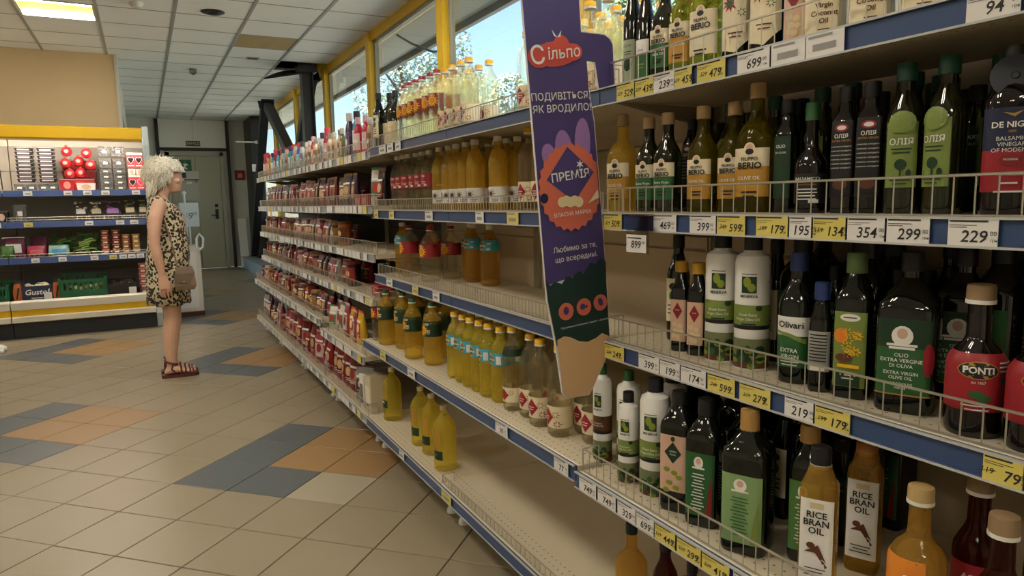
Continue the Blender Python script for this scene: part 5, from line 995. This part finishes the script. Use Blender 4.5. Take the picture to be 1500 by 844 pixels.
for cx, col, nm, n in ((-.375, 'b5452e', 'red tomatoes', 5), (-.275, '9c2a22', 'dark red tomatoes', 5), (-.185, 'b56a3a', 'orange tomatoes', 4), (-.09, 'c9962e', 'yellow tomatoes', 4)):
    for k in range(n):
        t = F_thing('tomato_cup', 'clear cup of %s in the stack on the lower shelf' % nm, 'cup', cx, 8.5, T3 + k * .05, 'stacked cups of ' + nm); MB().lathe([(.032, 0), (.038, .042)], 14).obj('cup', mat('tom_' + nm, col, .3, noise=(60, .4)), t, True); MB().lathe([(.04, .042), (.04, .048), (.03, .05)], 14).obj('lid', mat('lid_clear', 'c9a898', .2), t, True); MB().box(-.02, .02, -.041, -.036, .014, .03).obj('sticker', CRM, t)
# deck crates
def crate(label, x, w, h, c, y=8.5, d=.16, name='plastic_crate'):
    t = F_thing(name, label, 'crate', x, y, .345)
    MB().box(-w, w, -d, d, 0, .02).obj('floor_panel', c, t)
    for k, sy in enumerate((-1, 1)):
        mb = MB(); y0 = sy * d; hh = h if sy < 0 else h * 1.25; mb.box(-w, w, y0 - .008, y0 + .008, 0, hh * .22); mb.box(-w, w, y0 - .008, y0 + .008, hh * .85, hh); n = 9
        for q in range(n): xx = -w + 2 * w * (q + .5) / n; mb.box(xx - w * .045, xx + w * .045, y0 - .008, y0 + .008, hh * .2, hh * .86)
        mb.box(-w, w, y0 - .004, y0 + .006, hh * .2, hh * .45)
        mb.obj('side_wall', c, t)
    for sx in (-1, 1): MB().box(sx * w - .008, sx * w + .008, -d, d, 0, h).box(sx * w - .014, sx * w + .014, -d, d, h, h + .015).obj('side_wall', c, t)
    return t
M_CG = mat('crate_green', '1c5a36', .4); t = crate('green plastic crate with slatted front on the fridge deck', -.60, .205, .2, M_CG); rnd = random.Random(3); mb = MB()
for k in range(22): mb.lathe([(.01, 0), (.028, .02), (.022, .045), (.008, .055)], 7, (rnd.uniform(-.17, .17), rnd.uniform(-.13, .1), .02 + rnd.uniform(0, .07)))
stuff(mb.obj('produce', mat('produce_pale', 'a8a878', .5), t, True))
t = crate('green plastic crate beside the orange box at the edge', -1.36, .12, .17, M_CG); stuff(MB().lathe([(.04, 0), (.06, .05), (.03, .09)], 8, (.0, -.03, .1)).obj('produce', mat('sprout', '7a8450', .6), t, True))
def gbox(label, x, w, h, c, txt, top):
    t = F_thing('produce_box', label, 'box', x, 8.45, .345); MB().box(-w, w, -.12, -.112, 0, h).box(-w, w, .112, .12, 0, h * 1.3).box(-w, -w + .008, -.112, .112, 0, h).box(w - .008, w, -.112, .112, 0, h).box(-w, w, -.12, .12, 0, .01).obj('box', c, t); rnd = random.Random(9); mb = MB()
    for k in range(14): mb.lathe([(.01, 0), (.03, .018), (.026, .035), (.008, .045)], 8, (rnd.uniform(-w * .8, w * .8), rnd.uniform(-.09, .09), h * .7 + rnd.uniform(0, .04)))
    stuff(mb.obj('produce', top, t, True))
    if txt:
        tb = MB(); add_text(tb, txt, .075, flat_y(-.1215), 0, h * .6, 0, .02, shear=.2); lines(tb, flat_y(-.1215), 0, h * .22, (.1, .08), .016, .008, 0); tb.obj('lettering', M_WHITE, t)
    MB().box(w * .45, w * .98, -.124, -.121, .01, .09).obj('price_card', M_TAGW, t); return t
gbox('navy box of white mushrooms with a white script word', -1.0, .125, .16, mat('box_navy', '232a44', .5), 'Gusto!', M_MUSH); gbox('black box with a small white card beside the green crate', -.25, .13, .13, mat('box_black', '191512', .5), '', mat('produce_dark', '2a1f1a', .6))
for cx in (-1.17, -.838):
    t = F_thing('orange_carton', 'orange carton end with dark stroke beside the navy box', 'carton', cx, 8.42, .345, 'orange carton ends'); MB().prism([(-.03, 0), (.03, 0), (.038, .09), (.025, .18), (-.025, .18), (-.038, .09)], 'y', -.03, .03).obj('carton', mat('carton_orange', 'b8653a', .5), t); MB().prism([(-.015, .03), (-.005, .03), (.02, .14), (.008, .15)], 'y', -.032, -.03).obj('stroke', M_BLACK, t)
for k in range(6):
    t = F_thing('fruit_cup', 'pink fruit cup in the stack by the fridge end panel', 'cup', -.05, 8.45, .345 + k * .055, 'pink fruit cups'); MB().lathe([(.036, 0), (.043, .046)], 12).obj('cup', mat('cup_pink', 'b0525a', .35, noise=(50, .3)), t, True); MB().lathe([(.045, .046), (.045, .053)], 12).obj('lid', mat('lid_pink', 'c98a88', .3), t, True); MB().box(-.02, .02, -.046, -.042, .015, .035).obj('sticker', CRM, t)
# ---- white cabinet and price stand behind the woman
t = thing('display_cabinet', 'low white cabinet with maroon base and curved handle behind the woman', 'cabinet', (.40, 8.9, 0))
MB().box(-.15, .15, -.13, .5, .05, .80, bev=.01).obj('body', M_FW, t); MB().box(-.152, .152, -.135, .5, .0, .05).obj('base', mat('maroon', '4a1f1c', .5), t); MB().tube([(.12, -.14, .78), (.12, -.15, .9), (.15, -.15, .95), (.19, -.15, .9), (.18, -.15, .8), (.14, -.14, .76)], .013, 8).obj('handle', M_WHITE, t, True); MB().box(-.148, .1, -.136, -.13, .1, .75).obj('door', M_WHITE, t)
t = thing('price_stand', 'white price card on a thin pole stand in the passage', 'sign stand', (.55, 10.47, 0))
MB().box(-.11, .11, -.08, .08, 0, .012, bev=.004).obj('base', M_WHITE, t); MB().tube([(0, 0, .01), (0, 0, 1.05)], .009, 8).obj('pole', M_WHITE, t); MB().box(-.115, .125, -.012, -.006, .99, 1.315).obj('card', mat('card_white', 'd5dde0', .5), t); tb = MB(); add_text(tb, '49', .13, flat_y(-.014), -.02, 1.13, 0, 0, shear=.15); add_text(tb, '99', .06, flat_y(-.014), .075, 1.16); tb.obj('price_lettering', mat('ink_blue', '6a7a80', .6), t)
t = thing('pole', 'thin white pole with knob standing behind the woman', 'pole', (.475, 9.75, 0)); MB().tube([(0, 0, .0), (0, 0, 1.42)], .011, 8).obj('shaft', M_WHITE, t); MB().lathe([(.02, 1.42), (.022, 1.44), (.01, 1.46)], 10).obj('knob', M_WHITE, t, True); MB().lathe([(.1, 0), (.1, .01), (.02, .02)], 16).obj('base', M_WHITE, t)
# ================================================================ PEOPLE
def skin_material():
    return mat('skin', 'cba28a', .5, noise=(14, .08))
M_SKIN = skin_material()
def ering(c, rx, ry, n=20, tilt=0):
    """horizontal ellipse ring round c; tilt lifts the front (+x)"""
    return [(c[0] + rx * cos(t), c[1] + ry * sin(t), c[2] + tilt * cos(t)) for t in [2 * pi * k / n for k in range(n)]]
def ball(mb, c, rx, ry, rz, n=16, m=10):
    mb.loft([[(c[0] + rx * sin(pi * i / m) * cos(t), c[1] + ry * sin(pi * i / m) * sin(t), c[2] - rz * cos(pi * i / m)) for t in [2 * pi * k / n for k in range(n)]] for i in range(1, m)])
def limb(mb, pts, n=14):
    mb.tube([p[:3] for p in pts], [p[3] for p in pts], n); ball(mb, pts[0][:3], *(pts[0][3],) * 3); ball(mb, pts[-1][:3], *(pts[-1][3],) * 3)
def hand(mb, wx, wy, wz, s):
    # palm plane faces the thigh; fingers hang down, a little curled forward
    mb.loft([ering((wx, wy, wz + .02), .024, .017), ering((wx + .004, wy, wz - .02), .034, .015), ering((wx + .008, wy, wz - .06), .04, .014), ering((wx + .01, wy, wz - .085), .036, .012)])
    for k, (dx, L) in enumerate(((-.030, .058), (-.010, .07), (.011, .074), (.032, .066))):
        x0 = wx + .009 + dx * .95; z0 = wz - .078
        limb(mb, [(x0, wy, z0, .0085), (x0 + .004 + dx * .12, wy + s * .004, z0 - L * .4, .0085), (x0 + .008 + dx * .15, wy + s * .012, z0 - L * .72, .0078), (x0 + .010 + dx * .15, wy + s * .021, z0 - L, .0068)], 8)
    limb(mb, [(wx + .028, wy, wz - .025, .0115), (wx + .05, wy + s * .004, wz - .05, .0105), (wx + .058, wy + s * .008, wz - .08, .0085)], 8)
def body_mesh():
    mb = MB()
    mb.loft([ering((.125, 0, .74), .085, .13), ering((.128, 0, .82), .125, .172), ering((.14, 0, .92), .13, .168), ering((.15, 0, 1.0), .125, .155), ering((.145, 0, 1.1), .115, .148), ering((.145, 0, 1.2), .115, .155), ering((.125, 0, 1.27), .095, .168), ering((.11, 0, 1.315), .06, .14), ering((.112, 0, 1.345), .045, .07)])
    mb.loft([ering((.105, 0, 1.29), .055, .06), ering((.128, 0, 1.35), .05, .05), ering((.155, 0, 1.40), .05, .047), ering((.168, 0, 1.44), .05, .048)])
    ball(mb, (.180, 0, 1.495), .097, .076, .105); mb.loft([ering((.205, 0, 1.37), .03, .028), ering((.212, 0, 1.378), .046, .04), ering((.208, 0, 1.41), .062, .055), ering((.20, 0, 1.45), .072, .066), ering((.195, 0, 1.5), .082, .07)])
    mb.loft([[(.268, -.006, 1.497), (.268, .006, 1.497), (.262, .008, 1.497), (.262, -.008, 1.497)], [(.284, -.010, 1.470), (.284, .010, 1.470), (.262, .014, 1.470), (.262, -.014, 1.470)], [(.292, -.009, 1.459), (.292, .009, 1.459), (.262, .017, 1.455), (.262, -.017, 1.455)], [(.28, -.007, 1.452), (.28, .007, 1.452), (.262, .014, 1.449), (.262, -.014, 1.449)]])
    ball(mb, (.262, 0, 1.437), .012, .022, .006); ball(mb, (.260, 0, 1.426), .013, .020, .006); ball(mb, (.246, 0, 1.39), .02, .022, .016); ball(mb, (.258, 0, 1.508), .014, .05, .009)
    for s in (-1, 1):
        ball(mb, (.235, s * .045, 1.455), .03, .022, .02); ball(mb, (.172, s * .076, 1.47), .018, .008, .03)
        limb(mb, [(.105, s * .165, 1.275, .052), (.075, s * .205, 1.19, .047), (.060, s * .222, 1.09, .042), (.055, s * .228, 1.0, .036), (.066, s * .230, .93, .036), (.08, s * .226, .85, .029), (.086, s * .222, .79, .022)])
        hand(mb, .088, s * .222, .765, -s)
        limb(mb, [(.125, s * .085, .80, .09), (.13, s * .083, .65, .082), (.136, s * .078, .50, .062), (.138, s * .076, .45, .058), (.122, s * .074, .36, .056), (.112, s * .072, .29, .056), (.106, s * .068, .18, .043), (.104, s * .066, .10, .034), (.10, s * .066, .07, .034)])
        mb.loft([[(x, s * .068 + w_ * cos(t), .024 + h_ * .5 + h_ * .5 * sin(t)) for t in [2 * pi * k / 12 for k in range(12)]] for x, w_, h_ in ((.052, .014, .03), (.065, .03, .055), (.10, .034, .075), (.14, .037, .065), (.18, .042, .045), (.22, .044, .03), (.25, .04, .022))])
        for k in range(5): limb(mb, [(.235, s * .068 + (k - 2) * .0165, .035, .0095), (.265 - abs(k - (1 if s > 0 else 3)) * .006, s * .068 + (k - 2) * .0175, .033, .0085)], 8)
    me = mb.mesh('body_raw', M_SKIN); o = bpy.data.objects.new('tmp', me); COL.objects.link(o)
    r = o.modifiers.new('r', 'REMESH'); r.mode = 'VOXEL'; r.voxel_size = .0045; sm = o.modifiers.new('s', 'SMOOTH'); sm.factor = .5; sm.iterations = 4
    dg = bpy.context.evaluated_depsgraph_get(); out = bpy.data.meshes.new_from_object(o.evaluated_get(dg)); bpy.data.objects.remove(o)
    out.name = 'body'; out.polygons.foreach_set('use_smooth', [True] * len(out.polygons)); out.materials.clear(); out.materials.append(M_SKIN); return out
BODY = body_mesh()
def leopard():
    m = mat('leopard_print', 'c9bea0', .75); nt = m.node_tree; b = nt.nodes['Principled BSDF']; tc = nt.nodes.new('ShaderNodeTexCoord'); v = nt.nodes.new('ShaderNodeTexVoronoi'); v.inputs['Scale'].default_value = 48
    nz = nt.nodes.new('ShaderNodeTexNoise'); nz.inputs['Scale'].default_value = 60; vm = nt.nodes.new('ShaderNodeVectorMath'); vm.operation = 'MULTIPLY_ADD'; vm.inputs[1].default_value = (.012,) * 3
    nt.links.new(tc.outputs['Object'], nz.inputs[0]); nt.links.new(nz.outputs['Color'], vm.inputs[0]); nt.links.new(tc.outputs['Object'], vm.inputs[2]); nt.links.new(vm.outputs[0], v.inputs['Vector'])
    r = nt.nodes.new('ShaderNodeValToRGB'); e = r.color_ramp.elements; e[0].position = .50; e[0].color = (*lin('1c1613'), 1); e[1].position = .55; e[1].color = (*lin('c9bea0'), 1); x = r.color_ramp.elements.new(.14); x.color = (*lin('6d523c'), 1); x2 = r.color_ramp.elements.new(.22); x2.color = (*lin('1c1613'), 1)
    nt.links.new(v.outputs['Distance'], r.inputs[0]); nt.links.new(r.outputs[0], b.inputs['Base Color']); return m
def garment(name, rings, m, parent, thick=.004):
    me = MB().loft(rings, cap=False).mesh(name, m, 'all'); o = put(name, me, parent); s = o.modifiers.new('s', 'SOLIDIFY'); s.thickness = thick; s.offset = -1; return o
wp = thing('person', 'white haired person in a leopard print sleeveless dress and red brown sandals', 'person', (0, 5.76, 0))
put('body', BODY, wp)
N_ = 48
def dring(cx, z, rx, ry, fold=0, dz=0, ph=0, front_drop=0):
    out = []
    for k in range(N_):
        t = 2 * pi * k / N_; f = 1 + fold * sin(9 * t + ph) + fold * .6 * sin(14 * t + 1 + ph); out.append((cx + rx * f * cos(t), ry * f * sin(t), z + dz * sin(7 * t) - front_drop * max(0, cos(t)) ** 1.5))
    return out
garment('dress', [dring(.122, .55, .148, .188, .05, .006), dring(.125, .65, .146, .188, .04), dring(.128, .78, .146, .190, .028), dring(.14, .90, .147, .184, .018), dring(.149, 1.0, .139, .172, .012), dring(.147, 1.1, .129, .164, .008), dring(.145, 1.19, .129, .166, .006), dring(.132, 1.26, .108, .176, 0), dring(.12, 1.31, .082, .165, 0, 0, 0, .02), dring(.115, 1.342, .066, .128, 0, 0, 0, .045), dring(.114, 1.352, .062, .10, 0, 0, 0, .06)], leopard(), wp)
for s in (-1, 1): garment('ruffle', [[(.105 + .052 * cos(t), s * (.175 + q), 1.325 - abs(.03 * cos(t)) - q * .9 + .004 * sin(9 * t)) for t in [pi * k / 16 - pi * .0 for k in range(17)]] for q in (0, .02, .035)][0:1] + [[(.105 + .060 * cos(t), s * (.20 + .004 * sin(11 * t)), 1.315 - abs(.045 * cos(t)) + .004 * sin(9 * t)) for t in [pi * k / 16 for k in range(17)]]], leopard(), wp) if False else None
# hair: cap plus curls
def hair():
    rnd = random.Random(8); mb = MB(); C0 = Vector((.155, 0, 1.522)); R = Vector((.128, .108, .106))
    def ok(p): return not (p.x > .205 and p.z < 1.512 and abs(p.y) < .085) and not (p.x > .16 and p.z < 1.46)
    rings = []
    n, m = 30, 16
    for i in range(1, m):
        ring = []
        for k in range(n):
            a = pi * i / m; t = 2 * pi * k / n; d = Vector((sin(a) * cos(t), sin(a) * sin(t), cos(a))); p = C0 + Vector((R.x * d.x, R.y * d.y, R.z * d.z)) * (1 + .10 * noise.noise(d * 4)); ring.append(p)
        rings.append(ring)
    v = [p for r in rings for p in r]; f = []
    for i in range(len(rings) - 1):
        for k in range(n):
            q = (i * n + k, i * n + (k + 1) % n, (i + 1) * n + (k + 1) % n, (i + 1) * n + k)
            if all(ok(v[x]) for x in q): f.append(q)
    f.append(tuple(range(n))); mb.add(v, f)
    for k in range(4200):
        d = Vector((rnd.gauss(0, 1), rnd.gauss(0, 1), rnd.gauss(.25, 1))).normalized(); p = C0 + Vector((R.x * d.x, R.y * d.y, R.z * d.z)) * .97
        if not ok(p): continue
        L = rnd.uniform(.028, .055) * (1.25 if p.x < .12 else 1); pts = [p]; ph = rnd.uniform(0, 6.28); dirv = (d * .3 + Vector((rnd.gauss(0, .45), rnd.gauss(0, .45), rnd.gauss(-.3, .35)))).normalized()
        for q in range(1, 6):
            dirv = (dirv - d * .12 + Vector((.45 * sin(ph + q * 1.6), .45 * cos(ph + q * 1.6), -.2))).normalized(); nx_ = pts[-1] + dirv * L / 5
            if nx_.x > .20 and nx_.z < 1.518: break
            if nx_.x > .17 and nx_.z < 1.43: break
            pts.append(nx_)
        if len(pts) > 2: mb.tube(pts, [.0032, .003, .0028, .0022, .0016, .001][:len(pts)], 4)
    for k in range(500):   # nape curls
        y = rnd.uniform(-.085, .085); p = Vector((rnd.uniform(.045, .10), y, rnd.uniform(1.40, 1.47))); pts = [p]; ph = rnd.uniform(0, 6.28)
        for q in range(1, 6): pts.append(pts[-1] + Vector((.006 * sin(ph + q * 1.7) - .003, .006 * cos(ph + q * 1.7), -.014)))
        mb.tube(pts, [.0032, .003, .0028, .0022, .0016, .001], 4)
    return mb.mesh('hair', mat('hair_blonde', 'f4eedf', .55, noise=(30, .2)), 'all')
put('hair', hair(), wp)
for s in (-1, 1):
    e = MB(); ball(e, (.253, s * .031, 1.487), .010, .013, .007); eo = e.obj('eye', mat('eye_white', 'b8b0a8', .3), wp, True); i = MB(); ball(i, (.2605, s * .031, 1.487), .004, .006, .006); i.obj('iris', mat('iris', '2f3a40', .3), eo, True)
    MB().tube([(.262, s * .014, 1.502), (.2655, s * .03, 1.506), (.255, s * .048, 1.502)], [.002, .0028, .0015], 6).obj('eyebrow', mat('brow', '8a7358', .7), wp, True)
MB().tube([(.262, -.022, 1.432), (.2725, -.008, 1.4315), (.2725, .008, 1.4315), (.262, .022, 1.432)], .0022, 6).obj('mouth', mat('lips', '8a4a44', .5), wp, True)
M_SAND = mat('sandal_leather', '4a1f1a', .5)
for s in (-1, 1):
    y0 = s * .068; o_ = [(.035, -.03), (.03, 0), (.035, .03), (.1, .04), (.16, .042), (.22, .052), (.27, .045), (.287, .01), (.285, -.02), (.26, -.048), (.2, -.05), (.12, -.042)]
    sd = MB().prism([(x, y0 + y) for x, y in o_], 'z', 0, .024).obj('sandal', M_SAND, wp)
    for x, w_, h_ in ((.165, .046, .078), (.195, .048, .064), (.225, .05, .055), (.245, .048, .05)): MB().tube([(x + .012 * sin(t) * 0, y0 + w_ * cos(t), .02 + (h_ - .02) * sin(t)) for t in [pi * k / 10 for k in range(11)]], .0075, 6).obj('strap', M_SAND, sd, True)
    MB().tube([(.10 + .042 * cos(t), y0 + .043 * sin(t), .112 + .018 * cos(t) * -1) for t in [2 * pi * k / 16 for k in range(17)]], .0075, 6).obj('strap', M_SAND, sd, True); MB().tube([(.055, y0, .02), (.06, y0, .08), (.068, y0, .128)], .008, 6).obj('heel_strap', M_SAND, sd, True)
    MB().tube([(.13, y0 - .045, .03), (.10, y0 - .046, .07), (.115, y0 - .043, .11)], .006, 6).obj('strap', M_SAND, sd, True)
# handbag
hb = thing('handbag', 'taupe leather shoulder bag hanging at the side of the leopard dress', 'bag', (.232, 5.76 - .235, .67)); M_BAG = mat('bag_taupe', '7a6450', .45, noise=(12, .15)); M_BAGD = mat('bag_dark', '5e4a3a', .45)
MB().loft([[(-.058, -.028, .0), (.058, -.028, 0), (.058, .028, 0), (-.058, .028, 0)], [(-.070, -.038, .03), (.072, -.038, .03), (.072, .038, .03), (-.070, .038, .03)], [(-.066, -.032, .10), (.066, -.032, .10), (.066, .032, .10), (-.066, .032, .10)], [(-.05, -.012, .16), (.05, -.012, .16), (.05, .012, .16), (-.05, .012, .16)]]).obj('body', M_BAG, hb)
MB().loft([[(-.068, -.040, .06), (.03, -.042, .045), (.03, -.046, .045), (-.068, -.044, .06)], [(-.066, -.034, .12), (.066, -.034, .12), (.066, -.038, .12), (-.066, -.038, .12)], [(-.052, -.012, .165), (.052, -.012, .165), (.052, -.016, .168), (-.052, -.016, .168)]]).obj('flap', M_BAGD, hb)
MB().tube([(-.045, 0, .15), (-.06, .03, .30), (-.085, .055, .42), (-.11, .075, .53), (-.13, .10, .62), (-.135, .13, .675), (-.15, .165, .672), (-.17, .19, .60)], .006, 6).obj('strap', M_BAG, hb, True); MB().lathe([(.008, 0), (.008, .004)], 10).obj('clasp', M_STEEL, hb, loc=(-.01, -.046, .06))
# second shopper, almost wholly beyond the frame: only a trainer shows
mp = thing('person', 'shopper in dark trousers and white trainers beside the fridge', 'person', (-1.475, 7.53, 0)); put('body', BODY, mp)
M_JEAN = mat('dark_denim', '20242e', .8); M_SHIRT = mat('dark_shirt', '3a3f48', .8)
for s in (-1, 1): garment('trouser_leg', [[(x + rx * cos(t), s * y + ry * sin(t), z) for t in [2 * pi * k / 16 for k in range(16)]] for x, y, z, rx, ry in ((.108, .068, .06, .062, .06), (.115, .073, .3, .075, .072), (.137, .078, .47, .082, .08), (.13, .088, .68, .105, .092), (.128, .086, .80, .125, .096))], M_JEAN, mp)
garment('trousers', [dring(.13, .72, .125, .178), dring(.13, .82, .136, .182), dring(.14, .95, .142, .18)], M_JEAN, mp)
garment('shirt', [dring(.14, .86, .152, .19, .01), dring(.149, 1.0, .143, .176, .01), dring(.147, 1.12, .133, .17), dring(.14, 1.22, .128, .175), dring(.125, 1.29, .09, .17), dring(.114, 1.35, .06, .09)], M_SHIRT, mp)
for s in (-1, 1):
    garment('sleeve', [[(x + r_ * cos(t), s * y + r_ * sin(t), z) for t in [2 * pi * k / 14 for k in range(14)]] for x, y, z, r_ in ((.06, .223, 1.08, .056), (.075, .206, 1.19, .06), (.10, .17, 1.30, .058))], M_SHIRT, mp)
    y0 = s * .068; tr = MB().loft([[(x, y0 + w_ * cos(t), .0 + h_ * (.5 + .5 * sin(t))) for t in [2 * pi * k / 14 for k in range(14)]] for x, w_, h_ in ((.03, .03, .07), (.05, .042, .10), (.11, .046, .115), (.16, .05, .095), (.22, .054, .07), (.27, .048, .055), (.292, .03, .04))]).obj('trainer', mat('trainer_white', 'd8d6d0', .6), mp, True); MB().prism([(x, y0 + y) for x, y in o_], 'z', 0, .02).obj('sole', M_WHITE, tr)
    for k in range(4): MB().tube([(.14 + k * .022, y0 - .03, .085 - k * .007), (.15 + k * .022, y0, .102 - k * .009), (.14 + k * .022, y0 + .03, .085 - k * .007)], .003, 5).obj('lace', M_GREYWALL, tr)
def hair2():
    mb = MB(); rnd = random.Random(4); C0 = Vector((.165, 0, 1.52)); n, m = 24, 12; v = []; f = []
    for i in range(1, m):
        for k in range(n): a = pi * i / m; t = 2 * pi * k / n; v.append(C0 + Vector((.108 * sin(a) * cos(t), .09 * sin(a) * sin(t), .10 * cos(a))) * (1 + .04 * rnd.random()))
    for i in range(m - 2):
        for k in range(n):
            q = (i * n + k, i * n + (k + 1) % n, (i + 1) * n + (k + 1) % n, (i + 1) * n + k)
            if all(not (v[x].x > .2 and v[x].z < 1.54) for x in q): f.append(q)
    f.append(tuple(range(n))); return mb.add(v, f).mesh('hair', mat('hair_dark', '2a211c', .6), 'all')
put('hair', hair2(), mp)
for o in [c for c in wp.children if c.name.split('.')[0] in ('eye', 'eyebrow', 'mouth')]:
    q = put(o.name.split('.')[0], o.data, mp)
    for g in o.children: put('iris', g.data, q)
